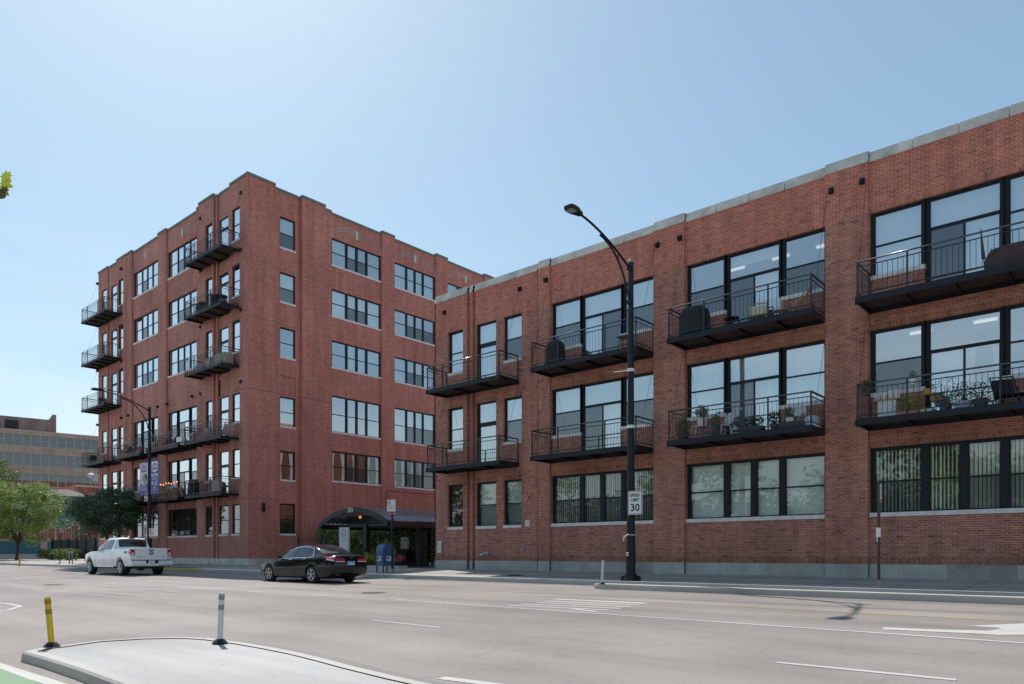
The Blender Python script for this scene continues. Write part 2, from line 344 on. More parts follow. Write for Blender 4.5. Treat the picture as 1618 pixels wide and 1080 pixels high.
def txtmesh(body, size, mt, name, bold):
    cu = bpy.data.curves.new('c', 'FONT'); cu.body = body; cu.size = size; cu.align_x = 'CENTER'; cu.align_y = 'CENTER'
    cu.extrude = .0015; cu.offset = bold; cu.space_line = .95; cu.resolution_u = 3
    o = bpy.data.objects.new('c', cu); C.objects.link(o); bpy.context.view_layer.update()
    me = bpy.data.meshes.new_from_object(o.evaluated_get(bpy.context.evaluated_depsgraph_get())); bpy.data.objects.remove(o); bpy.data.curves.remove(cu)
    me.name = name; me.materials.clear(); me.materials.append(M[mt]); o = bpy.data.objects.new(name, me); C.objects.link(o); return o
def text(body, size, parent, loc, rot, mt, name='lettering', bold=0):
    o = txtmesh(body, size, mt, name, bold)
    o.location = Vector(loc)-ORG.get(parent.name, Vector((0, 0, 0))); o.rotation_euler = rot; o.parent = parent; return o

# ------------------------------------------------------------------ ground, roads, pavements
mb = MB()
ys = [-400, -20, -6, 3, 8, 12, 15, 20.1]
for a, b in zip(ys, ys[1:]): mb.quad((-600, a, rz(a)), (600, a, rz(a)), (600, b, rz(b)), (-600, b, rz(b)))
struct(mb.build('road', 'asphalt'))
mb = MB()
for a, b, za, zb in ((20.28, 24.6, sz(20.28), sz(24.6)), (24.6, 900, -.75, -.75)): mb.quad((-600, a, za), (600, a, za), (600, b, zb), (-600, b, zb))
struct(mb.build('pavement', 'concrete'))
mb = MB()
mb.box(-600, 600, 20.1, 20.28, -1.3, -.90, 0); struct(mb.build('kerb', 'concrete_kerb'))
mb = MB(); z0 = rz(19.65)+.004; mb.quad((-600, 19.62, rz(19.62)+.004), (600, 19.62, rz(19.62)+.004), (600, 20.1, -1.056), (-600, 20.1, -1.056)); struct(mb.build('gutter', 'gutter'))
# pavement joints: thin dark saw cuts
mb = MB()
x = -78
while x < 20:
    mb.quad((x, 20.3, sz(20.3)+.003), (x+.025, 20.3, sz(20.3)+.003), (x+.025, 24.4, sz(24.4)+.003), (x, 24.4, sz(24.4)+.003)); x += 1.62
mb.quad((-78, 21.55, sz(21.55)+.003), (20, 21.55, sz(21.55)+.003), (20, 21.575, sz(21.575)+.003), (-78, 21.575, sz(21.575)+.003))
struct(mb.build('pavement_joints', 'joint'))
mb = MB(); mb.box(-47.6, -41.2, 20.09, 20.285, -1.05, -.896); struct(mb.build('yellow_kerb', 'kerb_yellow'))
mb = MB()
for a, b in ((-50.8, -43.4), (-84, -76)):
    mb.quad((a, 20.3, -.888), (b, 20.3, -.888), (b-.3, 21.3, -.86), (a+.3, 21.2, -.86))
struct(mb.build('grass_strip', 'grass'), 'stuff')
# driveway mouth between the buildings
mb = MB(); mb.poly([(-33.5, 20.3, -.888), (-25.5, 20.3, -.888), (-26.6, 24.5, -.742), (-31.2, 24.6, -.738), (-32.8, 22.5, -.82)]); struct(mb.build('driveway', 'concrete_slab'))
# paint on the road
def stripe(p, q, wd, name_mb, lift=.005, m=0):
    p = Vector(p); q = Vector(q); n = max(1, int(abs(q.y-p.y)/1.2)+1); d = (q-p); s = Vector((-d.y, d.x, 0)).normalized()*wd/2
    for i in range(n):
        a = p+d*(i/n); b = p+d*((i+1)/n)
        pts = [a-s, b-s, b+s, a+s]; name_mb.quad(*[(v.x, v.y, rz(v.y)+lift) for v in pts], m)
mb = MB()
stripe(gp(625, 947.4), gp(1618, 1016), .11, mb)
a_, b_ = gp(1618, 1016), gp(1100, 980.4); d_ = (a_-b_).normalized(); stripe(a_, a_+d_*16, .11, mb)
for x0, y0, x1, y1 in ((20, 913.6, 32, 914.2), (60, 915.6, 74, 916.3), (110, 917.9, 127, 918.7), (166, 921.1, 184, 922), (228, 924.4, 247, 925.5), (300, 928.8, 322, 930.1), (390, 934.0, 413, 935.5), (494, 940, 523, 941.8)):
    stripe(gp(x0, y0), gp(x1, y1), .10, mb)
stripe(gp(588, 980), gp(697, 991.6), .10, mb); stripe(gp(1226, 1046.5), gp(1511, 1074.5), .10, mb)
stripe(gp(697, 1071), gp(790, 1083), .14, mb)
for x0, y0, x1, y1, wd in ((876, 946.3, 1020, 953.4, .26), (862, 949.5, 1010, 956.0, .17), (848, 951.8, 996, 959.0, .17), (822, 954.0, 982, 961.3, .22), (802, 956.2, 962, 963.6, .17), (895, 960.6, 942, 966.4, .16)):
    stripe(gp(x0, y0), gp(x1, y1), wd, mb)
# turn arrow
pts = [(1394, 991), (1396, 994.5), (1470, 998), (1540, 1001), (1580, 1003.5), (1618, 1003), (1700, 999), (1800, 990), (1720, 984), (1618, 985), (1572, 987), (1528, 989), (1575, 991.8), (1582, 993.5), (1560, 996.6), (1480, 994.6)]
P = [gp(*p) for p in pts]
top = P[:7]; mb.poly([(v.x, v.y, rz(v.y)+.005) for v in (P[0], P[1], P[2], P[15])]); mb.poly([(v.x, v.y, rz(v.y)+.005) for v in (P[15], P[2], P[3], P[4], P[14])])
mb.poly([(v.x, v.y, rz(v.y)+.005) for v in (P[14], P[4], P[5], P[6], P[7], P[8], P[9], P[13])]); mb.poly([(v.x, v.y, rz(v.y)+.005) for v in (P[13], P[9], P[10], P[11], P[12])])
# bay marking at far left
for p, q in (((-25, 951.5), (12, 953.6)), ((12, 953.6), (33, 957.6)), ((33, 957.6), (14, 963.5)), ((14, 963.5), (-25, 968.5)), ((-20, 961), (6, 958.6))): stripe(gp(*p), gp(*q), .12, mb)
stripe(gp(-20, 1046), gp(100, 1085), .16, mb)
struct(mb.build('white_road_markings', 'line_white'))
mb = MB(); a_ = gp(1618, 981.8); b_ = gp(1100, 954.6); d_ = (a_-b_).normalized(); stripe(b_-d_*17, a_+d_*15, .10, mb); struct(mb.build('yellow_road_line', 'line_yellow'))
mb = MB(); q = [gp(-60, 1034), gp(66, 1081), gp(120, 1120), gp(-300, 1120), gp(-300, 1040)]
mb.poly([(v.x, v.y, rz(v.y)+.006) for v in q]); struct(mb.build('green_cycle_lane', 'green_lane'))
roadmat('tar', (.11, .105, .10), False, .2, .2); roadmat('patch', (.27, .25, .24), False, .15, .25)
mb = MB(); rr = random.Random(5)
for (x0, x1, y, wob) in ((-60, 12, 15.9, .05), (-60, -22, 8.55, .06), (-30, -19, 10.1, .15)):
    x = x0; yy = y
    while x < x1:
        if rr.random() < .12: x += rr.uniform(1, 4)
        y2 = y+rr.uniform(-wob, wob); stripe((x, yy, 0), (x+.7, y2, 0), rr.uniform(.012, .035), mb, .004); yy = y2; x += .7
struct(mb.build('tar_seams', 'tar'))
mb = MB()
for x0, x1, y0, y1 in ((-24.5, -23.6, 9.9, 10.3), (-47, -45.5, 14.2, 14.9), (-39, -35.5, 12.1, 12.9), (-49, -48, 8.9, 9.7)): mb.quad((x0, y0, rz(y0)+.004), (x1, y0+.05, rz(y0)+.004), (x1+.05, y1, rz(y1)+.004), (x0-.04, y1-.03, rz(y1)+.004))
struct(mb.build('asphalt_patches', 'patch'))
mb = MB()
for x, y in ((-17.0, 13.4), (-31.5, 9.6)): mb.lathe([(.36, 0), (.36, .006)], (x, y, rz(y)), 24); mb.lathe([(.28, .006), (.28, .009)], (x, y, rz(y)), 24)
struct(mb.build('manhole_covers', 'bark'))
# raised kerb divider along the far side
mb = MB()
def divider():
    n = 8; y0, y1 = 18.50, 19.02; X0 = -12.95; pr = [(X0+.28-.28*math.cos(a), (y0+y1)/2-(y1-y0)/2*math.sin(a)) for a in [math.pi/2*(1-2*i/n) for i in range(n+1)]]
    out = [(14, y1)]+[(X0+.28*(1-math.cos(a)), (y0+y1)/2+(y1-y0)/2*math.sin(a)) for a in [math.pi/2*(1-2*i/n) for i in range(n+1)]]+[(14, y0)]
    mb.prism(out, -1.15, -.945); ins = [(x+.03*(x < -12), y+(.03 if y < 18.76 else -.03)) for x, y in out]; mb.prism(ins, -.945, -.925)
divider(); struct(mb.build('kerb_divider', 'concrete_kerb'))
# near refuge island: kerb ring and slab
ZI = -1.235
far = [(35, 1029), (60, 1023.5), (93, 1019.6), (151, 1011.6), (225, 1007), (270, 1005.8), (303, 1006), (337, 1008), (389, 1014.7), (432, 1022), (476, 1030.5), (520, 1041), (562, 1052), (630, 1068), (700, 1083), (800, 1112)]
near = [(560, 1200), (330, 1128), (200, 1083), (120, 1054), (66.7, 1037.5)]
out = [flat(x, y, ZI) for x, y in far+near]
cx = sum(p.x for p in out)/len(out); cy = sum(p.y for p in out)/len(out)
def inset(pts, d):
    r = []; n = len(pts)
    for i in range(n):
        a, b, c = pts[i-1], pts[i], pts[(i+1) % n]; e1 = (b-a).normalized(); e2 = (c-b).normalized(); t = (e1+e2)
        if t.length < .3: t = e2
        t.normalize(); nn = Vector((-t.y, t.x, 0))
        if (Vector((cx, cy, 0))-b).dot(nn) < 0: nn = -nn
        r.append(b+nn*d)
    return r
inn = inset(out, .16); bat = inset(out, -.035); rnd = inset(out, .025)
mb = MB(); n = len(out)
for i in range(n):
    j = (i+1) % n
    def zz(p, z): return (p.x, p.y, z)
    mb.quad(zz(bat[i], -1.5), zz(bat[j], -1.5), zz(out[j], ZI-.025), zz(out[i], ZI-.025))
    mb.quad(zz(out[i], ZI-.025), zz(out[j], ZI-.025), zz(rnd[j], ZI), zz(rnd[i], ZI))
    mb.quad(zz(rnd[i], ZI), zz(rnd[j], ZI), zz(inn[j], ZI), zz(inn[i], ZI))
struct(mb.build('island_kerb', 'concrete_kerb'))
mb = MB(); mb.poly([(p.x, p.y, ZI-.012) for p in inn]); struct(mb.build('island_slab', 'concrete_pale'))
mb = MB(); rr = random.Random(3)
mb = MB()
for _ in range(70):
    x, y = rr.uniform(-10.2, -5.2), rr.uniform(2.4, 4.7); q = rr.uniform(.004, .016)
    if y > 4.75-.16*abs(x+9): continue
    mb.poly([(x+q*rr.uniform(.5, 1)*math.cos(a), y+q*.5*math.sin(a), ZI-.008) for a in [i*1.05 for i in range(6)]])
struct(mb.build('grit', 'bark'), 'stuff')
mb = MB()
o2 = inset(out, -.30)
for i in range(5, 15):
    a, b, c, d = o2[i], o2[i+1], bat[i+1], bat[i]; mb.quad(*[(p.x, p.y, rz(p.y)+.006) for p in (a, b, c, d)])
struct(mb.build('island_gutter', 'gutter'))
# near pavement behind the camera
mb = MB(); mb.box(-120, 120, -30, -4.5, -1.6, -1.28); struct(mb.build('near_pavement', 'concrete'))

# ------------------------------------------------------------------ facade kit
def ptY(Yp): return lambda a, o, z: (a, Yp-o, z)       # faces -Y
def ptX(Xp): return lambda a, o, z: (Xp+o, a, z)       # faces +X
def abox(mb, pt, a0, a1, o0, o1, z0, z1, m=0):
    p = pt(a0, o0, z0); q = pt(a1, o1, z1); mb.box(p[0], q[0], p[1], q[1], p[2], q[2], m)
def wall(mb, pt, segs, zb, ops, bands, D):
    """segs (a0,a1,off,ztop); ops (a0,a1,z0,z1[,depth]); bands [(z, mat)] ascending"""
    for si, (a0, a1, off, zt) in enumerate(segs):
        oo = [o for o in ops if o[0] < a1-.001 and o[1] > a0+.001]
        A = sorted({a0, a1} | {v for o in oo for v in o[:2] if a0 < v < a1})
        Z = sorted({zb, zt} | {v for o in oo for v in o[2:4] if zb < v < zt} | {b[0] for b in bands if zb < b[0] < zt})
        for i in range(len(A)-1):
            for j in range(len(Z)-1):
                ca, cz = (A[i]+A[i+1])/2, (Z[j]+Z[j+1])/2
                if any(o[0] < ca < o[1] and o[2] < cz < o[3] for o in oo): continue
                m = [b[1] for b in bands if b[0] <= cz]; m = m[-1] if m else 0
                mb.quad(pt(A[i], off, Z[j]), pt(A[i+1], off, Z[j]), pt(A[i+1], off, Z[j+1]), pt(A[i], off, Z[j+1]), m)
        for o in oo:
            d = -D if len(o) < 5 else o[4]
            a, b, c, e = o[:4]; m = [q[1] for q in bands if q[0] <= (c+e)/2]; m = m[-1] if m else 0
            if a >= a0-.001: mb.quad(pt(a, off, c), pt(a, d, c), pt(a, d, e), pt(a, off, e), m)
            if b <= a1+.001: mb.quad(pt(b, off, c), pt(b, d, c), pt(b, d, e), pt(b, off, e), m)
            mb.quad(pt(a, off, e), pt(b, off, e), pt(b, d, e), pt(a, d, e), m)
            mb.quad(pt(a, off, c), pt(b, off, c), pt(b, d, c), pt(a, d, c), m)
            if len(o) == 5: mb.quad(pt(a, d, c), pt(b, d, c), pt(b, d, e), pt(a, d, e), m)
        if si+1 < len(segs) and abs(segs[si+1][2]-off) > 1e-4:
            o2 = segs[si+1][2]; z1 = min(zt, segs[si+1][3]); zs = [zb]+[b[0] for b in bands if zb < b[0] < z1]+[z1]
            for c, e in zip(zs, zs[1:]):
                m = [q[1] for q in bands if q[0] <= (c+e)/2]; m = m[-1] if m else 0
                mb.quad(pt(a1, off, c), pt(a1, o2, c), pt(a1, o2, e), pt(a1, off, e), m)
def lights(w):      # fractions of the four-light pattern
    return [(.10*1, .29*w), (.325*w, .49*w), (.525*w, .69*w), (.725*w, w-.05)]
DW = .17
def window(bld, pt, a0, a1, z0, z1, kind, back, gl, scr=(), sill=True, rev=DW, label=None, off=0):
    """kind: 'four','door3','sash','door1'. back: list of backing names per light."""
    fr, pa, sc = MB(), MB(), []; W = a1-a0; backs = {}
    o0, o1 = -rev, -rev+.045; og = -rev+.028
    sb = z0+(.135 if sill else .0)       # frame foot sits on the sill
    def frame(a, b, c, d, t=.05, oa=o0, ob=o1):
        abox(fr, pt, a, a+t, oa, ob, c, d); abox(fr, pt, b-t, b, oa, ob, c, d)
        abox(fr, pt, a+t, b-t, oa, ob, d-t, d); abox(fr, pt, a+t, b-t, oa, ob, c, c+t)
    def pane(a, b, c, d): pa.quad(pt(a, og, c), pt(b, og, c), pt(b, og, d), pt(a, og, d))
    def screen(a, b, c, d): sc.append(MB()); sc[-1].quad(pt(a, og+.035, c), pt(b, og+.035, c), pt(b, og+.035, d), pt(a, og+.035, d))
    def backing(a, b, c, d, k):
        if k in (None, 'none'): return
        ob = og-.13; mbk = backs.setdefault(k, MB())
        if k == 'slats_open' or k == 'slats_shut':
            x = a+.02
            st = .105
            while x < b-.03:
                wv = .075 if k == 'slats_shut' else random.choice((.03, .035, .05)); tw = .035
                mbk.quad(pt(x, ob, c), pt(min(x+wv, b), ob-tw, c), pt(min(x+wv, b), ob-tw, d), pt(x, ob, d)); x += st
        elif k.startswith('curt'):
            ph = random.random()*6
            def fn(u, v): aa = a+(b-a)*u; return pt(aa, ob+.035*math.sin(aa*17+ph)+.012*math.sin(aa*41), c+(d-c)*v)
            mbk.grid(fn, max(6, int((b-a)*26)), 1)
        elif k == 'drape':
            for s0, s1 in ((0, .30), (.72, 1)):
                def fn(u, v):
                    ww = s0+(s1-s0)*u; ww = ww*(1 if s0 else (.55+.45*abs(v-.35)/.65)) if s0 == 0 else 1-(1-ww)*(.55+.45*abs(v-.35)/.65)
                    aa = a+(b-a)*ww; return pt(aa, ob+.03*math.sin(aa*25), c+(d-c)*v)
                mbk.grid(fn, 10, 6)
        elif k.startswith('half_'):
            e = c+(d-c)*.55; mbk.quad(pt(a, ob, e), pt(b, ob, e), pt(b, ob, d), pt(a, ob, d))
        else: mbk.quad(pt(a, ob, c), pt(b, ob, c), pt(b, ob, d), pt(a, ob, d))
    def sash(a, b, c, d, k, s):
        mid = c+(d-c)*.49
        frame(a, b, c, d, .04, o0, o1)
        abox(fr, pt, a+.04, b-.04, o0, o1+.01, mid-.025, mid+.025)
        pane(a+.04, b-.04, mid+.025, d-.04); pane(a+.04, b-.04, c+.04, mid-.025)
        if s: screen(a+.04, b-.04, c+.04, mid-.025)
        backing(a+.02, b-.02, c, d, k)
    G = lambda i: back[i] if i < len(back) else back[-1]
    if kind == 'four':
        ls = lights(W); prev = 0
        for i, (l, r) in enumerate(ls):
            sash(a0+l, a0+r, sb, z1-.06, G(i), i in scr)
            abox(fr, pt, a0+prev, a0+l, o0, o1+.02, sb, z1-.06); prev = r
        abox(fr, pt, a0+prev, a1, o0, o1+.02, sb, z1-.06); abox(fr, pt, a0, a1, o0, o1+.02, z1-.06, z1)
    elif kind == 'door3':
        l0, l3 = lights(W)[0], lights(W)[3]; dl, dr = .325*W, .69*W; zd = back[-1] if isinstance(back[-1], float) else z0-1.0
        zs = z0+.135
        sash(a0+l0[0], a0+l0[1], zs, z1-.06, G(0), 0 in scr); sash(a0+l3[0], a0+l3[1], zs, z1-.06, G(4), 4 in scr)
        abox(fr, pt, a0, a0+l0[0], o0, o1+.02, zs, z1-.06); abox(fr, pt, a0+l3[1], a1, o0, o1+.02, zs, z1-.06)
        abox(fr, pt, a0+l0[1], a0+dl, o0, o1+.025, zd, z1-.06); abox(fr, pt, a0+dr, a0+l3[0], o0, o1+.025, zd, z1-.06)
        abox(fr, pt, a0, a1, o0, o1+.02, z1-.06, z1)
        zt = zd+2.02
        frame(a0+dl, a0+dr, zt, z1-.06, .045); pane(a0+dl+.045, a0+dr-.045, zt+.045, z1-.105); backing(a0+dl, a0+dr, zt, z1-.06, G(1))
        mid = (dl+dr)/2
        frame(a0+dl, a0+mid+.03, zd+.02, zt, .06); frame(a0+mid-.03, a0+dr, zd+.02, zt, .06, o0-.02, o0+.03)
        pane(a0+dl+.06, a0+mid-.03, zd+.08, zt-.06); pane(a0+mid+.03, a0+dr-.06, zd+.08, zt-.06)
        backing(a0+dl, a0+mid, zd, zt, G(2)); backing(a0+mid, a0+dr, zd, zt, G(3))
        if 2 in scr: screen(a0+dl+.06, a0+mid-.03, zd+.08, zt-.06)
        if 3 in scr: screen(a0+mid+.03, a0+dr-.06, zd+.08, zt-.06)
    elif kind == 'sash':
        sash(a0+.06, a1-.06, sb, z1-.05, G(0), 0 in scr)
        abox(fr, pt, a0, a0+.06, o0, o1+.02, sb, z1); abox(fr, pt, a1-.06, a1, o0, o1+.02, sb, z1); abox(fr, pt, a0+.06, a1-.06, o0, o1+.02, z1-.05, z1)
    elif kind == 'door1':
        abox(fr, pt, a0, a0+.12, o0, o1+.02, z0, z1); abox(fr, pt, a1-.06, a1, o0, o1+.02, z0, z1); abox(fr, pt, a0+.12, a1-.06, o0, o1+.02, z1-.06, z1)
        zt = z0+2.0 if z1-z0 > 2.5 else z1-.5
        abox(fr, pt, a0+.12, a1-.06, o0, o1, zt-.09, zt+.05); frame(a0+.12, a1-.06, z0, zt-.09, .06)
        pane(a0+.12, a1-.06, zt+.05, z1-.06); pane(a0+.18, a1-.12, z0+.06, zt-.15); backing(a0+.1, a1-.06, z0, z1, G(0))
    f = fr.build('window' if 'door' not in kind else 'balcony_door', 'frame_black', bld)
    if label: f['label'] = label
    pa.build('pane', gl, f)
    for q in sc: q.build('insect_screen', 'insect_screen', f)
    for k, mbk in backs.items():
        nm, mt = {'blind': ('blind', 'blind_white'), 'half_blind': ('blind', 'blind_white'), 'beige': ('blind', 'blind_beige'), 'grey': ('blind', 'blind_grey'), 'shade': ('roller_shade', 'shade_white'), 'half_shade': ('roller_shade', 'shade_white'),
                  'curtain': ('curtain', 'curtain'), 'curt_pink': ('curtain', 'curtain_pink'), 'drape': ('curtain', 'curtain'), 'slats_open': ('vertical_blind', 'slat_cream'), 'slats_shut': ('vertical_blind', 'slat_cream')}[k]
        if nm == 'curtain': mbk.smooth = True
        mbk.build(nm, mt, f)
    s = MB()
    if sill:
        if kind == 'door3':
            for l, r in ((0, .29*W+.1), (.725*W-.14, W)): s = MB(); abox(s, pt, a0+l, a0+r, -rev, .035+off, z0, z0+.13); s.build('sill', 'sill_stone', f)
        else: abox(s, pt, a0-.0, a1+.0, -rev, .04+off, z0, z0+.13); s.build('sill', 'sill_stone', f)
    return f
def balcony(bld, pt, a0, a1, zd, zwall, posts, depth=1.33, back_off=0, stays=True, label=None):
    """steel balcony hung on stay rods: channel frame, deck, rails"""
    b, r, t = MB(), MB(), MB(); o1 = depth; o0 = .0+back_off
    abox(b, pt, a0, a1, o1-.05, o1, zd-.185, zd); abox(b, pt, a0, a0+.05, o0, o1-.05, zd-.185, zd); abox(b, pt, a1-.05, a1, o0, o1-.05, zd-.185, zd)
    abox(b, pt, a0+.05, a1-.05, o0, o0+.06, zd-.185, zd)
    abox(b, pt, a0+.05, a1-.05, o0+.06, o1-.05, zd-.05, zd-.02, 1)
    n = max(2, int((a1-a0)/1.2))
    for i in range(1, n): a = a0+(a1-a0)*i/n; abox(b, pt, a-.03, a+.03, o0+.06, o1-.05, zd-.16, zd-.052)
    for a in (a0, a1):          # end plates
        abox(b, pt, a-.03 if a == a0 else a, a if a == a0 else a+.03, o1-.12, o1+.02, zd-.2, zd-.02)
    bo = b.build('balcony', ['steel_black', 'deck_under'], bld)
    if label: bo['label'] = label
    h = 1.04; ps = [a0+.03]+[p for p in posts]+[a1-.03]; of = o1-.03
    for p in ps: r.bar(pt(p, of, zd), pt(p, of, zd+h-.02), .022, sq=True)
    for e in (a0+.03, a1-.03): r.bar(pt(e, .06+back_off, zd), pt(e, .06+back_off, zd+h-.02), .02, sq=True)
    for zz, rr in ((zd+h, .026), (zd+h-.15, .013), (zd+.10, .014)):
        if rr > .02: hr = MB(); hr.smooth = True; hr.bar(pt(a0+.01, of, zz), pt(a1-.01, of, zz), rr, 12); hr.build('handrail', 'rail_top', bo)
        else: r.bar(pt(a0+.01, of, zz), pt(a1-.01, of, zz), rr, sq=True)
        for e in (a0+.03, a1-.03): r.bar(pt(e, .05+back_off, zz), pt(e, of, zz), rr*.95, sq=True)
    a = a0+.16
    while a < a1-.08:
        if min(abs(a-p) for p in ps) > .05: r.bar(pt(a, of, zd+.10), pt(a, of, zd+h-.15), .0075, 4)
        a += .138
    for e in (a0+.03, a1-.03):
        o = .2+back_off
        while o < of-.06: r.bar(pt(e, o, zd+.10), pt(e, o, zd+h-.15), .0075, 4); o += .138
    r.build('railing', 'steel_rail', bo)
    if stays:
        for e, s in ((a0, -1), (a1, 1)): t = MB(); t.bar(pt(e+s*.02, o1-.02, zd-.1), pt(e+s*.06, .06+max(back_off, 0), zwall), .006, 5); t.build('stay_rod', 'steel_black', bo)
    return bo
def soldier(bld, pt, spans, h=.21, off=.004, name='soldier_course', mt='brick_old_soldier'):
    for a0, a1, z in spans:
        mb = MB(); abox(mb, pt, a0, a1, -.02, off, z, z+h); mb.build(name, mt, bld)

# ------------------------------------------------------------------ RIGHT BUILDING: three-storey loft block
YF = 24.6
P0 = ptY(YF)
org = (-14, YF, -.75)
LB = thing('brick_building', 'long three-storey red brick loft building with stone coping and black steel balconies', 'building', org)
bays = [(-19.25, -14.25), (-12.95, -7.95), (-6.65, -1.65), (-.35, 4.65)]
PR = .09
segs = [(-26.44, -25.75, .0, 12.2), (-25.75, -24.22, .02, 12.2), (-24.22, -24.02, -.10, 12.2), (-24.02, -23.86, .02, 12.2), (-23.86, -23.70, -.10, 12.2), (-23.70, -19.98, .0, 12.2),
        (-19.98, -19.88, -.08, 12.2)]
cur = -19.88
for a, b in bays: segs += [(cur, a, PR, 12.2), (a, b, 0, 12.2)]; cur = b
segs += [(cur, 6.0, PR, 12.2)]
SM = [(-25.54, -24.50), (-23.66, -22.40), (-21.95, -20.88)]
ops = []; FL = [(-.75, 3.28, 1.13), (4.0, 6.95, 4.85), (7.66, 10.60, 8.50)]   # floor, head, sill
for a, b in bays:
    ops.append((a+.02, b, 1.13, 3.28))
    for fz, hz, sl_ in FL[1:]:
        W = b-a; ops += [(a+.02, a+.31*W, sl_, hz), (a+.31*W, a+.705*W, fz, hz), (a+.705*W, b, sl_, hz)]
for i, (a, b) in enumerate(SM):
    ops.append((a, b, 1.13, 3.28))
    for fz, hz, sl_ in FL[1:]: ops.append((a, b, fz if i == 1 else sl_, hz))
mb = MB(); wall(mb, P0, segs, -.34, ops, [(10.6, 1)], DW+.05); mb.box(-26.44, -26.4, YF, 48, -.34, 12.2)
mb.build('wall', ['brick_old', 'brick_new'], LB)
# stone base in blocks
mb = MB(); random.seed(3)
for a0, a1, off, _ in segs:
    a = a0
    while a < a1-.01:
        ln = random.uniform(.95, 1.9); b = min(a+ln, a1)
        if a1-b < .4: b = a1
        abox(mb, P0, a+.004, b-.004, -.3, off+.02, -1.0, -.34, random.choice((0, 0, 1, 2))); a = b
    abox(mb, P0, a0, a1, -.31, off+.012, -1.0, -.343, 3)
mb.build('stone_base', ['stone_base', 'stone_base_b', 'stone_base_c', 'joint'], LB)
# coping
mb = MB()
for a0, a1, off, _ in segs:
    wide = a1-a0 > .5; up = .02 if (off > .05 or a1 < -24.1) else 0
    a = a0
    while a < a1-.01:
        b = min(a+(1.22 if wide else 9), a1)
        if a1-b < .35: b = a1
        d0, d1 = a+.012*(a > a0), b-.012*(b < a1)
        abox(mb, P0, d0, d1, -.35, off+.035, 12.2, 12.27)
        p = [P0(d0, off+.035, 12.27), P0(d1, off+.035, 12.27), P0(d1, off-.03, 12.53+up), P0(d0, off-.03, 12.53+up)]; mb.quad(*p)
        q = [P0(d0, -.35, 12.53+up), P0(d1, -.35, 12.53+up)]; mb.quad(p[3], p[2], q[1], q[0]); mb.quad(P0(d0, -.35, 12.2), P0(d1, -.35, 12.2), q[1], q[0])
        for e in (d0, d1): mb.poly([P0(e, off+.035, 12.2), P0(e, off+.035, 12.27), P0(e, off-.03, 12.53+up), P0(e, -.35, 12.53+up), P0(e, -.35, 12.2)])
        a = b
mb.build('coping', 'stone_cope', LB)
mb = MB()
for a0, a1, off, _ in segs: abox(mb, P0, a0, a1, -.33, off-.025, 12.2, 12.5)
mat('mortar_pale', (.7, .68, .62), .9); mb.build('coping_joints', 'mortar_pale', LB)
# body, roof, floors, core
mb = MB(); mb.box(-26.4, 6, YF+.36, 48, 11.6, 11.7); mb.build('roof', 'roof_gravel', LB)
mb = MB(); mb.box(-26.43, 6, 47.7, 48, -.75, 12.3); mb.box(6, 6.3, YF, 48, -.75, 12.3); mb.box(-26.40, -26.1, YF+.3, 47.7, -.75, 12.3); mb.build('rear_wall', 'brick_old', LB)
mb = MB()
for z in (-.6, 3.62, 7.28, 10.95): mb.box(-26.1, 6, YF+.35, 47.6, z, z+.3, 1)
mb.box(-26.1, 6, YF+5.2, YF+5.4, -.6, 11.2, 0)
for x in (-19.6, -13.6, -7.3, -1.0): mb.box(x-.1, x+.1, YF+.36, YF+5.2, -.3, 11)
mb.build('interior', ['room_wall', 'room_ceiling'], LB)
mb = MB()
for x in (-12.3, -10.6, -9.0, -6.0, -4.2, -2.3):
    for z in (7.2, 10.87): mb = MB(); mb.box(x, x+.62, YF+2.2, YF+2.32, z, z+.05); mb.build('ceiling_light', 'lamp_on', LB)
sp_old = [(a, b, 3.28) for a, b in bays]+[(a, b, 6.95) for a, b in bays]+[(a-.02, b+.02, 3.28) for a, b in SM]+[(a-.02, b+.02, 6.95) for a, b in SM]
soldier(LB, P0, sp_old, .21, .004); soldier(LB, P0, [(a, b, 10.6) for a, b in bays]+[(a-.02, b+.02, 10.6) for a, b in SM], .23, .004, mt='brick_new_soldier')
mb = MB()
for a0, a1, off, _ in segs: abox(mb, P0, a0, a1, off-.01, off+.004, -.336, -.13)
mb.build('base_soldier_course', 'brick_old_soldier', LB)
GL = 'glass_loft'; random.seed(11)
spec = {   # bay, floor -> (kind, backs, screens)
 (0, 2): ('door3', ['shade', 'shade', 'curtain', 'grey', 'shade'], (0, 3, 4)), (0, 1): ('door3', ['beige', 'beige', 'beige', 'beige', 'beige'], (0, 2, 4)), (0, 0): ('four', ['slats_open'], (0, 1, 2, 3)),
 (1, 2): ('door3', ['none', 'half_shade', 'none', 'half_shade', 'none'], (0, 2, 4)), (1, 1): ('door3', ['curtain', 'curtain', 'shade', 'curtain', 'curtain'], (2,)), (1, 0): ('four', ['blind'], ()),
 (2, 2): ('door3', ['shade', 'shade', 'none', 'shade', 'shade'], (2,)), (2, 1): ('door3', ['none', 'none', 'shade', 'drape', 'none'], (0,)), (2, 0): ('four', ['slats_open', 'slats_open', 'slats_shut', 'slats_shut'], (0, 2, 3)),
 (3, 2): ('door3', ['shade', 'shade', 'shade', 'shade', 'shade'], (2,)), (3, 1): ('door3', ['shade', 'shade', 'shade', 'shade', 'shade'], (2,)), (3, 0): ('four', ['blind'], ())}
for (bi, fi), (k, bk, sc_) in spec.items():
    a, b = bays[bi]; fz, hz, sl_ = FL[fi]
    window(LB, P0, a+.02, b, sl_, hz, k, (bk+[fz+.0]) if k == 'door3' else bk, GL if fi else 'glass_low', sc_)
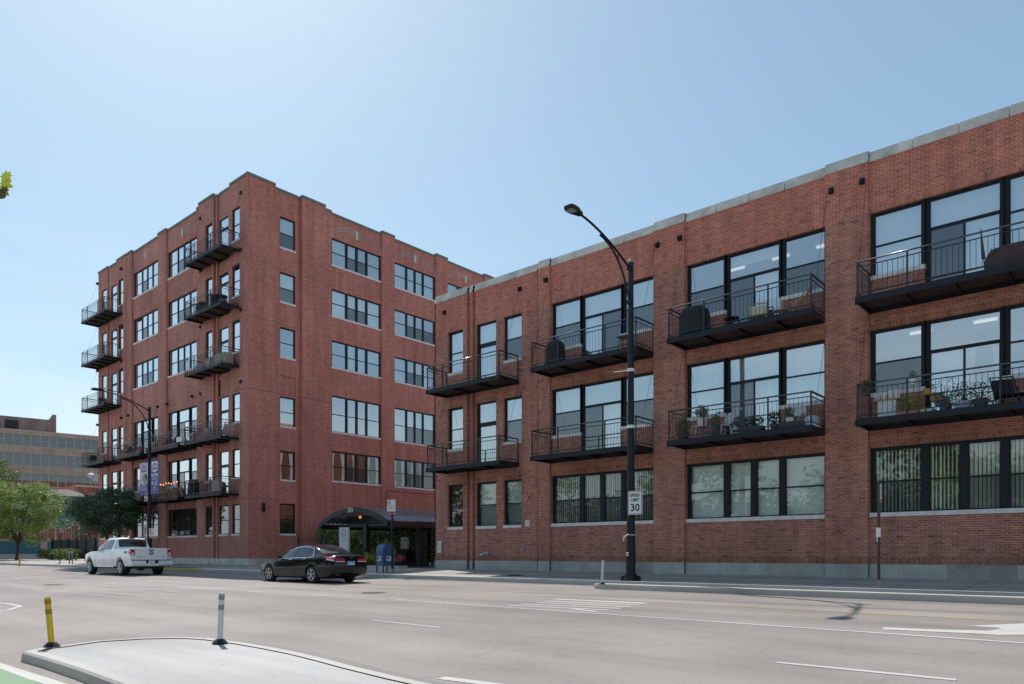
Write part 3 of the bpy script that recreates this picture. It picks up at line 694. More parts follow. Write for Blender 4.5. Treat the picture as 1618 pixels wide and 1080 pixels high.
for i, (a, b) in enumerate(SM):
    for fi, (fz, hz, sl_) in enumerate(FL):
        bk = [['none', 'blind', 'grey'], ['beige', 'beige', 'blind'], ['shade', 'shade', 'half_shade']][fi][i]
        if i == 1 and fi: window(LB, P0, a, b, fz, hz, 'door1', [bk], GL, (), False)
        else: window(LB, P0, a, b, sl_, hz, 'sash', [bk], GL if fi else 'glass_low', (0,) if (i == 2 or (fi == 0 and i == 1)) else ())
for fi, zd in ((1, 4.0), (2, 7.65)):
    zw = 11.65 if fi == 2 else 7.46
    for bi, (a, b) in enumerate(bays[:3]): balcony(LB, P0, a, b, zd, zw, (a+1.37, a+3.61), back_off=.0)
    balcony(LB, P0, -25.60, -21.02, zd, zw, (-24.55, -22.2))
mb = MB()
for x in (-25.72, -20.95, -19.42, -14.05, -13.12, -7.75, -6.82, -1.5):
    o = PR if -20 < x else 0; mb = MB()
    abox(mb, P0, x-.075, x+.075, o, o+.09, 11.54, 11.72); abox(mb, P0, x-.05, x+.05, o+.10, o+.17, 11.56, 11.68)
    mb.build('stay_anchor', 'steel_black', LB)

# ------------------------------------------------------------------ LEFT BUILDING: six-storey corner block
XC, XL = -44.06, -69.45
TB = thing('brick_building', 'tall six-storey red brick corner building with hanging balconies on its street side', 'building', (XC, YF, -.75))
PT = ptY(YF); PS = ptX(XC)
rows = [(3.25, 1.15, -.6), (6.88, 4.85, 3.93), (10.55, 8.5, 7.6), (15.2, 13.15, 12.3), (18.87, 16.82, 16.2), (22.6, 20.5, 19.9)]   # head, sill, deck
tb = [(-62.1, -57.25), (-55.85, -50.95)]
S1 = [(-49.62, -48.62), (-47.72, -46.5), (-45.97, -44.95)]
S2 = [(-68.62, -67.6), (-66.6, -65.4), (-64.97, -63.95)]
segs = [(XL, -67.28, .0, 24.42), (-67.28, -67.05, -.12, 24.3), (-67.05, -65.25, .0, 24.3), (-65.25, -63.4, .06, 24.42), (-63.4, -63.1, .0, 24.42), (-63.1, -62.1, .12, 24.35), (-62.1, -57.25, 0, 24.22), (-57.25, -55.85, .12, 24.3), (-55.85, -50.95, 0, 24.22),
        (-50.95, -50.6, .12, 24.3), (-50.6, -48.42, .16, 24.5), (-48.42, -48.2, .0, 24.3), (-48.2, -47.95, .12, 24.3), (-47.95, -47.75, .0, 24.3), (-47.75, -46.25, .10, 24.3), (-46.25, XC+.14, .14, 24.45)]
ops = []
for hz, sl_, dk in rows:
    r = rows.index((hz, sl_, dk))
    for a, b in tb:
        W = b-a
        if r in (1, 2): ops += [(a+.02, a+.31*W, sl_, hz), (a+.31*W, a+.705*W, dk, hz), (a+.705*W, b, sl_, hz)]
        else: ops.append((a+.02, b, sl_, hz))
    for S in (S1, S2):
        for i, (a, b) in enumerate(S): ops.append((a, b, dk if (i == 1 and r > 0) else sl_, hz+(.15 if r in (3, 4, 5) and i != 1 else 0)))
for a, b in ((-47.85, -46.45), (-66.75, -65.35)): ops.append((a+.1, b-.05, 10.62, 11.75, .02))
D2 = .15
mb = MB(); wall(mb, PT, segs, -.34, ops, [], D2+.05); mb.build('front_wall', 'brick_tower', TB)
sb = [(30.92, 35.42), (36.66, 41.0), (42.3, 46.75), (48.1, 52.4), (53.8, 58.2)]
ssegs = [(YF-.14, 26.45, .14, 24.45), (26.45, 28.2, .04, 24.28), (28.2, 28.48, -.08, 24.3), (28.48, 30.42, .10, 24.45), (30.42, 30.92, .06, 24.25)]
cur = 30.92
for a, b in sb: ssegs += ([(cur, a, .12, 24.3)] if a > cur+.01 else [])+[(a, b, 0, 24.15)]; cur = b
ssegs += [(cur, 60, .12, 24.3)]
SW = (26.82, 28.02); sops = []
srows = [(3.35, 1.2), (7.32, 5.08), (11.28, 8.6), (15.22, 13.2), (18.88, 16.85), (22.52, 20.5)]
s1rows = [(3.35, 1.2), (6.9, 4.85), (10.55, 8.45), (15.2, 13.1), (18.9, 16.8), (22.62, 20.45)]
for i, (hz, sl_) in enumerate(srows):
    if i: sops += [(a, b, sl_, hz) for a, b in sb]
for hz, sl_ in s1rows: sops.append((*SW, sl_, hz))
sops.append((26.80, 28.04, 10.78, 11.95, -.02))
mb = MB(); wall(mb, PS, ssegs, -.34, sops, [], .2); mb.build('side_wall', 'brick_tower_side', TB)
mb = MB(); abox(mb, PT, XL-.02, XC+.16, -.3, .16, -1.0, -.34); mb.box(XC-.3, XC+.165, YF, 60, -1.0, -.343)
x = XL
while x < XC: abox(mb, PT, x, x+.015, .16, .164, -1, -.34, 1); x += 1.7
mb.build('stone_base', ['stone_cope', 'joint'], TB)
mb = MB()
for a0, a1, off, zt in segs: abox(mb, PT, a0, a1+(.05 if a1 > XC else 0), -.4, off+.05, zt, zt+.16)
for a0, a1, off, zt in ssegs: abox(mb, PS, a0 if a0 > YF else YF+.4, a1, -.4, off+.05, zt, zt+.16)
mb.build('coping', 'cope_green', TB)
mb = MB(); mb.box(XL+.01, XC-.3, YF+.3, 60, 23.6, 23.7); mb.build('roof', 'roof_gravel', TB)
mb = MB(); mb.box(XL, XL+.3, YF+.02, 60, -.75, 24.3); mb.box(XL, XC-.01, 59.8, 60, -.75, 24.2); mb.build('rear_wall', 'brick_tower', TB)
mb = MB()
for hz, sl_, dk in rows+[(0, 0, 23.3)]: mb.box(XL+.3, XC-.32, YF+.35, 59.7, dk-.35, dk-.08, 1)
mb.box(XL+.3, XC-5, YF+4.5, YF+4.6, -.6, 23.4); mb.box(XC-5, XC-4.9, YF+4.6, 59.7, -.6, 23.4)
for x in (-63, -56.5, -50.6): mb.box(x-.1, x, YF+.4, YF+4.5, -.6, 23.3)
for y in (30.6, 36, 41.6, 47.4): mb.box(XC-4.9, XC-.35, y, y+.1, -.6, 23.3)
mb.build('interior', ['room_wall', 'room_ceiling'], TB)
mb = MB()
for z in (3.55, 7.05, 10.68, 15.38, 19.05):
    for a0, a1, off, zt in segs[-1:]+segs[:1]: mb = MB(); abox(mb, PT, a0, a1, off-.01, off+.003, z, z+.03); mb.build('expansion_joint', 'joint', TB)
    mb = MB()
    for a0, a1, off, zt in ssegs[:5] if z > 10 else ssegs[:1]: abox(mb, PS, a0, a1, off-.01, off+.003, z, z+.03)
    mb.build('expansion_joint', 'joint', TB)
# arches, keystones and springers over the top-floor bays
mb, kb = MB(), MB()
def arch(pt, a0, a1, z, off):
    w = a1-a0; n = 16; rise = .62; hgt = .14
    for s in (0, .22):
        pr = None
        for i in range(n+1):
            u = i/n; x = a0+w*u; zz = z+.28+s+rise*(1-(2*u-1)**2)
            if pr: mb.quad(pt(pr[0], off, pr[1]), pt(x, off, zz), pt(x, off, zz+hgt), pt(pr[0], off, pr[1]+hgt))
            pr = (x, zz)
    c = (a0+a1)/2; abox(kb, pt, c-.11, c+.11, off, off+.03, z+.55, z+1.15)
    for e, s in ((a0, 1), (a1, -1)): kb.poly([pt(e+s*.01, off+.01, z+.1), pt(e+s*.17, off+.01, z+.1), pt(e+s*.01, off+.01, z+.42)])
for pt_, L_, z_ in ((PT, tb, 22.6), (PS, sb, 22.5)):
    for a, b in L_: mb, kb = MB(), MB(); arch(pt_, a, b, z_, .006); mb.build('brick_arch', 'brick_arch', TB); kb.build('keystone', 'key_stone', TB)
# windows of the street front
random.seed(5); GF, GS = 'glass_tower_front', 'glass_tower'
for r, (hz, sl_, dk) in enumerate(rows):
    for a, b in tb:
        bk = ['shade'] if r == 5 else [random.choice(('shade', 'blind', 'none', 'shade', 'curtain')) for _ in range(5)]
        if r == 0: bk = ['none']
        if r in (1, 2): window(TB, PT, a+.02, b, sl_, hz, 'door3', (bk if len(bk) == 5 else bk*5)+[dk], GF, (0, 2, 4), rev=D2)
        else: window(TB, PT, a+.02, b, sl_, hz, 'four', bk, 'glass_low' if r == 0 else GF, random.choice(((1, 2), (2,), (), (1,))) if r else (), rev=D2)
    for S in (S1, S2):
        for i, (a, b) in enumerate(S):
            bk = random.choice(('shade', 'blind', 'none', 'curtain')) if r else 'none'
            g_ = 'glass_low' if r == 0 else GF; RS = .0 if S is S1 else .09
            if i == 1 and r: window(TB, PT, a, b, dk, hz, 'door1', [bk], g_, (), False, rev=RS)
            else: window(TB, PT, a, b, sl_, hz+(.15 if r in (3, 4, 5) and i != 1 else 0), 'sash', [bk], g_, (0,) if i == 0 and r in (2, 5, 4) else (), rev=RS, off=.14 if S is S1 else .05)
# windows of the courtyard side
sideback = {5: [['half_shade', 'shade', 'none', 'none'], ['curtain']*4, ['curtain']*4], 4: [['shade']*4, ['none', 'none', 'none', 'none'], ['shade']*4], 3: [['none', 'shade', 'shade', 'half_shade'], ['curt_pink', 'none', 'curtain', 'shade'], ['shade']*4],
            2: [['none', 'none', 'none', 'drape'], ['curtain']*4, ['none']*4], 1: [['drape', 'drape', 'none', 'drape'], ['drape', 'drape', 'drape', 'none'], ['none']*4]}
scrs = {5: [(1, 2), (), ()], 4: [(1, 2), (1, 2, 3), ()], 3: [(), (1, 2), ()], 2: [(), (1, 2, 3), ()], 1: [(1, 2), (1, 2), ()]}
for i in range(1, 6):
    hz, sl_ = srows[i]
    for j, (a, b) in enumerate(sb): window(TB, PS, a, b, sl_, hz, 'four', sideback[i][min(j, 2)], GS if i > 1 else 'glass_low', scrs[i][min(j, 2)], rev=.12)
for i, (hz, sl_) in enumerate(s1rows): window(TB, PS, *SW, sl_, hz, 'sash', [['none', 'drape', 'none', 'none', 'shade', 'half_shade'][i]], GS if i > 1 else 'glass_low', (0,) if i in (4, 5) else (), rev=.12, off=.04)
# balconies
for r in (3, 4, 5):
    dk = rows[r][2]
    for a0, a1 in ((-50.04, -45.0), (-69.3, -64.3)): balcony(TB, PT, a0, a1, dk, dk+3.55, (a0+1.3, a0+3.6), 1.4, .05)
for r in (1, 2):
    dk = rows[r][2]
    for a0, a1 in ((-50.04, -45.05), (-56.05, -51.1), (-62.35, -57.4), (-69.3, -64.35)): balcony(TB, PT, a0, a1, dk, dk+3.6, (a0+1.3, a0+3.6), 1.4, .05)
mb = MB()
for r in (2, 3, 4, 5):
    z = rows[r][2]+3.5
    for x in (-50.3, -44.75, -69.2, -64.1)+((-55.6, -51.6, -62.7, -57.2) if r == 2 else ()): mb = MB(); abox(mb, PT, x-.09, x+.09, .1, .26, z, z+.18); mb.build('stay_anchor', 'steel_black', TB)
mb = MB(); mb.box(XC+.14, XC+.3, 25.45, 25.62, 2.75, 3.3); mb.build('wall_lamp', 'frame_black', TB)
mb = MB(); mb.bar((XC+.17, 25.55, 2.75), (XC+.17, 25.55, -.7), .015); mb.build('conduit', 'sign_grey', TB)
mb = MB(); mb.bar((XC+.17, 35.9, -.7), (XC+.17, 35.9, 4.85), .05); mb.bar((XC+.17, 35.9, 4.85), (XC+.17, 41, 4.85), .04); mb.build('drain_pipe', 'brick_tower_side', TB)

# ------------------------------------------------------------------ street lamps
def pole_lamp(x, y, label, extra):
    t = thing('street_lamp', label, 'street lamp', (x, y, sz(y)), 0, 'curved-arm street lamps on the far pavement'); z0 = sz(y); zt = 9.42
    mb = MB(); mb.smooth = False; mb.lathe([(.155, z0+.10), (.15, z0+.9), (.135, z0+1.4), (.105, 5), (.085, zt-.1), (.085, zt)], (x, y, 0), 12); mb.build('pole', 'steel_black', t)
    mb = MB(); mb.lathe([(.09, zt), (.085, zt+.05), (.05, zt+.11), (.01, zt+.13)], (x, y, 0), 10); mb.build('finial', 'sign_grey', t)
    mb = MB(); mb.lathe([(.30, z0), (.31, z0+.06), (.24, z0+.14), (.17, z0+.22), (.155, z0+.30)], (x, y, 0), 12)
    for k in range(4): a = math.pi/4+k*math.pi/2; mb.lathe([(.07, z0), (.08, z0+.08), (.05, z0+.16)], (x+.26*math.cos(a), y+.26*math.sin(a), 0), 8)
    mb.build('base', 'steel_black', t)
    # twin curved bracket reaching over the road (-Y)
    def bez(p0, p1, p2, n=12): return [tuple((1-u)**2*a+2*u*(1-u)*b+u*u*c for a, b, c in zip(p0, p1, p2)) for u in [i/n for i in range(n+1)]]
    mb = MB(); up = bez((x, y-.08, zt-.22), (x, y-1.35, zt+.72), (x, y-2.75, zt+.62)); lo = bez((x, y-.08, zt-1.3), (x, y-.55, zt+.15), (x, y-1.75, zt+.33))
    up = bez((x, y-.08, zt-.20), (x, y-1.5, zt+.50), (x, y-2.8, zt+.60)); mb.tube(up, .035, 8); mb.tube(lo, .033, 8); mb.bar((x, y-.75, zt+.10), (x, y-.75, zt-.16), .02)
    for zz in (zt-.20, zt-1.3): mb.box(x-.06, x+.06, y-.14, y+.0, zz-.07, zz+.07)
    mb.build('arm', 'steel_black', t)
    hy, hz_ = y-2.75, zt+.61
    mb = MB(); out = [(-.07, 0), (-.11, -.15), (-.17, -.32), (-.17, -.55), (-.12, -.68), (.12, -.68), (.17, -.55), (.17, -.32), (.11, -.15), (.07, 0)]
    mb.prism([(x+a, hy+b) for a, b in out], hz_-.05, hz_+.035); mb.prism([(x+a*.7, hy-.05+b*.8) for a, b in out], hz_+.035, hz_+.085)
    h = mb.build('lamp_head', 'steel_black', t)
    mb = MB(); mb.box(x-.12, x+.12, hy-.6, hy-.34, hz_-.062, hz_-.051); mb.build('lens', 'sign_grey', h)
    mb = MB(); mb.lathe([(.04, hz_+.085), (.045, hz_+.12), (.03, hz_+.15)], (x, hy-.2, 0), 8); mb.build('photocell', 'steel_black', h)
    return t
lp = pole_lamp(-12.72, 20.45, 'street lamp with speed limit sign strapped to its pole', 1)
def bracket(t, x, y, z, k):
    mb = MB(); mb.lathe([(.118, z-.05), (.118, z+.05)], (x, y, 0), 12); mb.bar((x-.10, y-.06, z), (x-.58, y-.10, z+.02), .014); 
    if k: mb.bar((x+.10, y-.02, z), (x+.52, y+.02, z-.02), .014)
    mb.build('banner_bracket', 'paint_white', t)
bracket(lp, -12.72, 20.45, 5.93, 0); bracket(lp, -12.72, 20.45, 4.10, 1)
mb = MB(); mb.bar((-12.90, 20.33, .53), (-12.72, 20.30, .63), .018); mb.bar((-12.90, 20.33, .53), (-12.92, 20.32, .40), .016); mb.lathe([(.152, .585), (.152, .605)], (-12.72, 20.45, 0), 12); mb.build('cable_tie', 'paint_white', lp)
mb = MB()
for a, b in ((-.045, .002), (.005, .045)):
    for c, d in ((.02, .07), (-.05, -.01)): mb.box(-12.75+a, -12.75+b, 20.283, 20.30, -.03+c, -.03+d)
mb.build('sticker', 'paint_white', lp)
# speed limit sign facing the camera side traffic (text side towards -Y, turned a little to the road)
def plate(name, label, cat, c, wd, ht, yaw, mt='paint_white', border=None, group=None, th=.006):
    t = thing(name, label, cat, c, yaw, group)
    mb = MB(); mb.box(-wd/2, wd/2, 0, th, -ht/2, ht/2); mb.build('panel', mt, t, local=True)
    if border:
        mb = MB(); e = .018; u = wd/2-e; v = ht/2-e
        for a in ((-u, u, v-.012, v), (-u, u, -v, -v+.012), (-u, -u+.012, -v+.012, v-.012), (u-.012, u, -v+.012, v-.012)): mb.box(a[0], a[1], -.004, 0, a[2], a[3])
        mb.build('border', border, t, local=True)
    return t
def txt(t, body, size, x, z, mt='black', sx=1, bold=0, y=-.003):
    o = txtmesh(body, size, mt, 'lettering', bold); o.parent = t; o.location = (x, y, z); o.rotation_euler = (R_(90), 0, 0); o.scale = (sx, 1, 1); return o
sp = plate('road_sign', 'white speed limit 30 sign on the lamp pole', 'road sign', (-12.45, 20.27, 1.62), .50, .76, R_(6), 'paint_white', 'black')
txt(sp, 'SPEED', .135, 0, .235, sx=.92, bold=.003); txt(sp, 'LIMIT', .135, 0, .085, sx=.92, bold=.003); txt(sp, '30', .33, 0, -.165, bold=.006)
l2 = pole_lamp(-48.7, 20.3, 'street lamp carrying two blue and white banners behind the pickup', 0)
mb = MB()
for z in (5.95, 3.75): mb.lathe([(.12, z-.05), (.12, z+.05)], (-48.7, 20.3, 0), 10); mb.bar((-50.1, 20.2, z), (-47.3, 20.4, z), .018)
mb.build('banner_bracket', 'steel_black', l2)
mat('banner_blue', (.10, .11, .36), .6); mat('banner_photo', (.62, .6, .62), .6, noise=.25, scale=2); mat('banner_orange', (.75, .3, .12), .6); mat('skin_tone', (.42, .24, .17), .7); mat('hair_dark', (.05, .035, .03), .7)
def banner(x0, x1, label, kind):
    t = thing('banner', label, 'banner', ((x0+x1)/2, 20.28, 3.78), R_(4)); w2 = (x1-x0)/2
    mb = MB(); mb.box(-w2, w2, 0, .012, 0, 2.15); mb.build('cloth', 'banner_blue', t, local=True)
    def pol(pts, mt, nm, y=-.004):
        mb = MB(); n = len(pts); mb.poly([(a, y, b) for a, b in pts]); mb.build(nm, mt, t, local=True)
    def sunmark(cz, s):
        for k in range(7):
            a = math.pi*(k+.5)/7; c, q = math.cos(a), math.sin(a); pol([(c*s*.55-q*.03, cz+q*s*.55+c*.03), (c*s*.55+q*.03, cz+q*s*.55-c*.03), (c*s+q*.045, cz+q*s-c*.045), (c*s-q*.045, cz+q*s+c*.045)], 'banner_blue', 'emblem', -.008)
        pol([(-s*.4, cz), (s*.4, cz), (s*.26, cz+s*.28), (0, cz+s*.4), (-s*.26, cz+s*.28)], 'banner_orange', 'emblem', -.009); pol([(-s*.95, cz-.10), (s*.95, cz-.10), (s*.95, cz-.015), (-s*.95, cz-.015)], 'banner_blue', 'emblem', -.009)
    if kind == 0:
        pol([(-w2+.02, .75), (.1, .60), (w2-.02, .90), (w2-.02, 2.12), (-w2+.02, 2.12)], 'banner_photo', 'picture'); sunmark(1.62, .36)
        head = [(.0+.15*math.cos(a), 1.08+.2*math.sin(a)) for a in [i*math.pi/5 for i in range(10)]]; pol(head, 'skin_tone', 'picture', -.006)
        pol([(.02, 1.2), (.1, 1.38), (.33, 1.36), (.45, 1.15), (.42, .92), (.28, .86), (.22, 1.1), (.15, 1.24)], 'hair_dark', 'picture', -.007); pol([(-.05, .72), (.2, .68), (.22, .9), (.03, .9)], 'skin_tone', 'picture', -.0065)
        for z in (.56, .45, .34): txt(t, 'science technology'[:(12 if z > .5 else 16 if z > .4 else 13)], .13, -.12, z, 'paint_white', y=-.006)
        txt(t, '50', .2, .34, .3, 'paint_white'); pol([(.15, .06), (.52, .06), (.52, .13), (.15, .13)], 'banner_orange', 'emblem')
    else:
        pol([(-w2+.13, 1.5), (0, 1.38), (w2-.13, 1.5), (w2-.13, 2.08), (-w2+.13, 2.08)], 'paint_white', 'emblem'); sunmark(1.66, .34)
        txt(t, 'NOW', .33, 0, 1.2, 'paint_white', bold=.008); txt(t, 'Enrolling', .2, 0, .98, 'paint_white'); txt(t, 'K-12', .36, 0, .70, 'paint_white', bold=.008)
        txt(t, '50', .2, 0, .42, 'paint_white'); pol([(-.17, .22), (.17, .22), (.17, .3), (-.17, .3)], 'banner_orange', 'emblem')
banner(-50.05, -48.92, 'banner with a portrait, hung left of the lamp pole', 0); banner(-48.40, -47.38, 'blue banner reading NOW Enrolling K-12, right of the lamp pole', 1)
def permit_sign(c, yaw, label, wd=.30, ht=.45, group=None, bottom='TOW ZONE', cat='parking sign'):
    t = plate('parking_sign', label, cat, c, wd, ht, yaw, 'paint_white', None, group)
    mb = MB(); mb.box(-wd/2+.01, wd/2-.01, -.004, 0, -ht/2+.015, -ht/2+ht*.17); mb.build('stripe', 'paint_red', t, local=True)
    mb = MB(); n = 16; r0, r1 = wd*.13, wd*.18; cx_, cz_ = -wd*.25, ht*.27
    for i in range(n):
        a, b = 2*math.pi*i/n, 2*math.pi*(i+1)/n
        mb.quad(*[(cx_+r*math.cos(q), -.003, cz_+r*math.sin(q)) for r, q in ((r0, a), (r1, a), (r1, b), (r0, b))])
    mb.bar((cx_-r0*.7, -.004, cz_+r0*.7), (cx_+r0*.7, -.004, cz_-r0*.7), wd*.02, 4); mb.build('no_parking_symbol', 'paint_red', t, local=True)
    txt(t, 'P', wd*.28, cx_, cz_, 'black'); txt(t, 'NO PARKING', wd*.13, .02, ht*.03, 'paint_red'); txt(t, '8AM-6PM', wd*.13, .0, -ht*.12, 'paint_red')
    return t
permit_sign((-48.05, 20.15, 1.28), R_(4), 'white no parking sign on the bannered lamp pole', .62, .62)
# thin posts
def post(c, h, label, mt='bark'):
    t = thing('sign_post', label, 'sign post', c); mb = MB(); mb.bar(c, (c[0], c[1], c[2]+h), .03, 6, sq=True); mb.build('post', mt, t)
    mb = MB(); mb.lathe([(.13, c[2]), (.12, c[2]+.03), (.05, c[2]+.07), (.045, c[2]+.2)], (c[0], c[1], 0), 10); mb.build('foot', 'sign_grey', t); return t
p1 = Vector((-.0, 0, 0)); a_ = ray(619.5); t_ = 20.9/a_[1]; px, py = t_*a_[0], 20.9
post((px, py, sz(py)), 3.05, 'thin steel sign post just right of the blue mailbox', 'steel_black'); permit_sign((px, py-.05, 2.05), R_(14), 'no parking sign above the blue mailbox', .46, .62)
a_ = ray(1388.5); t_ = 20.5/a_[1]; px, py = t_*a_[0], 20.5
pp = post((px, py, sz(py)), 2.72, 'rusty sign post in front of the rightmost ground-floor windows', 'bark')
mb = MB(); mb.box(px-.05, px+.055, py-.07, py-.03, .42, .66); mb.bar((px-.03, py-.05, .42), (px-.02, py-.05, .30), .012); mb.build('taped_notice', 'paint_white', pp)
permit_sign((px+.06, py-.02, 1.55), R_(97), 'edge-on parking sign on the rusty post', .30, .46)
a_ = ray(94.5); t_ = 21.3/a_[1]; px, py = t_*a_[0], 21.3
post((px, py, sz(py)), 3.25, 'rusty sign post by the bicycle rack at far left', 'bark'); permit_sign((px+.33, py, 2.15), R_(10), 'parking sign on the post near the bicycle rack', .62, .72)

# ------------------------------------------------------------------ flexible posts
def delineator(base, top, mt, band, label, r=.037, grp='flexible road posts'):
    t = thing('flexible_post', label, 'bollard', base, 0, grp); a, b = Vector(base), Vector(top); d = b-a
    mb = MB(); mb.bar(a+d*.03, b, r, 14, r); mb.build('tube', mt, t)
    for u0, u1 in ((.66, .76), (.86, .955)):
        mb = MB(); mb.bar(a+d*u0, a+d*u1, r+.0025, 14); o = mb.build('reflective_band', band, t)
    mb = MB(); mb.lathe([(.105, a.z), (.10, a.z+.012), (.06, a.z+.055), (.05, a.z+.06)], (a.x, a.y, 0), 12); mb.build('foot', 'rubber', t); return t
mat('post_white', (.60, .61, .60), .45); mat('post_band_grey', (.24, .25, .24), .4); mat('post_yellow', (.72, .47, .02), .42); mat('post_band_amber', (.42, .19, .02), .4)
def top_at(bx, by, tx, ty, z):   # post in the vertical plane facing the camera
    b = flat(bx, by, z); d = ray(bx); t = b.x/d[0]; e = ray(tx); return b, Vector((t*e[0], t*e[1], (874-ty)/1159*t))
b, tp = top_at(347.5, 1016, 350.5, 936, ZI); delineator(b, tp, 'post_white', 'post_band_grey', 'white flexible post with two grey bands on the kerbed island')
b, tp = top_at(82, 1021.5, 74.8, 943.5, ZI); delineator(b, tp, 'post_yellow', 'post_band_amber', 'yellow leaning flexible post at the tip of the kerbed island')
b, tp = top_at(951, 923, 953, 885, -.925); delineator(b, tp, 'post_white', 'post_white', 'white flexible post at the nose of the far kerb divider', .04)
b = Vector((-77.8, 20.0, -1.05)); a_ = ray(31); t_ = 19.3/a_[1]; b = Vector((t_*a_[0], 19.3, rz(19.3))); delineator(b, b+Vector((0, 0, .95)), 'post_yellow', 'post_band_amber', 'small yellow flexible post by the far left kerb', .07)

# ------------------------------------------------------------------ mailbox, hydrant, rack, boards
mat('mail_blue', (.03, .095, .23), .38, spec=.6, noise=.12, scale=5)
t = thing('mailbox', 'blue street collection mailbox with rounded top on four legs', 'mailbox', (-26.2, 21.3, sz(21.3)), R_(-4))
def archbox(mb, w_, d_, z0, z1):
    n = 12; r = w_/2; pts = [(-r, z0), (r, z0)]+[(r*math.cos(a), z1-r+r*math.sin(a)) for a in [math.pi*i/n for i in range(n+1)]]
    k = len(pts); a = len(mb.v); mb.v += [(p[0], -d_/2, p[1]) for p in pts]+[(p[0], d_/2, p[1]) for p in pts]
    mb.f.append(tuple(range(a, a+k))); mb.f.append(tuple(range(a+k, a+2*k))[::-1]); mb.m += [0, 0]
    for i in range(k): j = (i+1) % k; mb.f.append((a+i, a+k+i, a+k+j, a+j)); mb.m.append(0)
mb = MB()
# rounded top runs along X: build with width in Y
def archboxY(mb, w_, d_, z0, z1):
    n = 12; r = w_/2; pts = [(-r, z0), (r, z0)]+[(r*math.cos(a), z1-r+r*math.sin(a)) for a in [math.pi*i/n for i in range(n+1)]]
    k = len(pts); a = len(mb.v); mb.v += [(-d_/2, p[0], p[1]) for p in pts]+[(d_/2, p[0], p[1]) for p in pts]
    mb.f.append(tuple(range(a, a+k))); mb.f.append(tuple(range(a+k, a+2*k))[::-1]); mb.m += [0, 0]
    for i in range(k): j = (i+1) % k; mb.f.append((a+i, a+k+i, a+k+j, a+j)); mb.m.append(0)
archboxY(mb, .62, .52, .32, 1.30); body = mb.build('body', 'mail_blue', t, local=True)
for sx_ in (-1, 1):
    for sy_ in (-1, 1): mb = MB(); mb.box(sx_*.26-.02*(sx_ > 0)-.02, sx_*.26+.02-.02*(sx_ > 0), sy_*.27-.03, sy_*.27+.03, 0, .32); mb.build('leg', 'mail_blue', t, local=True)
mb = MB(); mb.box(-.24, .24, -.345, -.318, .88, .92); mb.box(.262, .275, -.24, .24, 1.0, 1.03); mb.build('hatch_lip', 'mail_blue', t, local=True)
def eagle(place):
    mb = MB(); place(mb, [(-.12, -.10), (.12, -.10), (.145, .11), (-.095, .11)], 0); o = mb.build('postal_emblem', 'paint_white', t, local=True)
    mb = MB(); place(mb, [(-.09, .07), (.10, .08), (.03, .02), (.10, .03), (.0, -.03), (-.06, -.035)], .003); mb.build('emblem_mark', 'banner_blue', o, local=True)
def plX(mb, pts, e): mb.poly([(a-.02, -.314-e, .62+b) for a, b in pts])
def plY(mb, pts, e): mb.poly([(.264+e, a, .62+b) for a, b in pts])
eagle(plX); eagle(plY)
t = thing('fire_hydrant', 'red fire hydrant standing behind the white pickup', 'fire hydrant', (-47.3, 20.75, sz(20.75)))
mat('hydrant_red', (.30, .035, .03), .5)
mb = MB(); mb.lathe([(.2, 0), (.2, .05), (.14, .07), (.13, .6), (.17, .62), (.17, .66), (.14, .72), (.09, .82), (.03, .86), (.03, .92)], (0, 0, 0), 16); mb.build('body', 'hydrant_red', t, local=True)
for s_ in (-1, 1): mb = MB(); mb.bar((s_*.1, 0, .45), (s_*.22, 0, .45), .06, 10); mb.build('outlet', 'hydrant_red', t, local=True)
mb = MB(); mb.bar((0, -.1, .4), (0, -.25, .4), .085, 10); mb.build('outlet', 'hydrant_red', t, local=True)
a_ = ray(112); t_ = 21.2/a_[1]; px = t_*a_[0]
t = thing('bicycle_rack', 'inverted-U steel bicycle rack beside the hedge', 'bicycle rack', (px, 21.2, sz(21.2)))
mb = MB(); n = 10; mb.tube([(-.33, 0, 0), (-.33, 0, .75)]+[(-.33*math.cos(a), 0, .75+.22*math.sin(a)) for a in [math.pi*i/n for i in range(1, n)]]+[(.33, 0, .75), (.33, 0, 0)], .045, 8); mb.build('hoop', 'sign_grey', t, local=True)

# ------------------------------------------------------------------ entrance court between the buildings
can = thing('entrance_canopy', 'curved black metal entrance canopy between the two brick buildings', 'canopy', (-33.3, 25, -.75))
X0, X1, YA, YB, ZE, RI = -36.5, -30.25, 24.75, 44, 1.72, .80
def az(u): return ZE+RI*(1-(2*u-1)**2)
mat('canopy_black', (.014, .018, .023), .5); mat('canopy_roof', (.26, .29, .34), .35, metal=.5, noise=.12, scale=2)
mb = MB(); n = 20
for i in range(n):
    u, v = i/n, (i+1)/n; a, b = X0+(X1-X0)*u, X0+(X1-X0)*v
    mb.quad((a, YA, az(u)-.27), (b, YA, az(v)-.27), (b, YA, az(v)), (a, YA, az(u))); mb.quad((a, YA+.1, az(u)-.27), (b, YA+.1, az(v)-.27), (b, YA+.1, az(v)), (a, YA+.1, az(u)))
    mb.quad((a, YA, az(u)-.27), (b, YA, az(v)-.27), (b, YA+.1, az(v)-.27), (a, YA+.1, az(u)-.27)); mb.quad((a, YA, az(u)), (b, YA, az(v)), (b, YA+.1, az(v)), (a, YA+.1, az(u)))
fa = mb.build('arched_fascia', 'canopy_black', can)
mb = MB(); txt(can, '333', .34, .25, az(.55)-.14+.75, 'paint_white', bold=.006, y=YA-25-.006) if False else None
o = text('333', .33, can, (-33.45, YA-.006, ZE+RI-.135), (R_(90), 0, 0), 'paint_white', 'lettering', bold=.006)
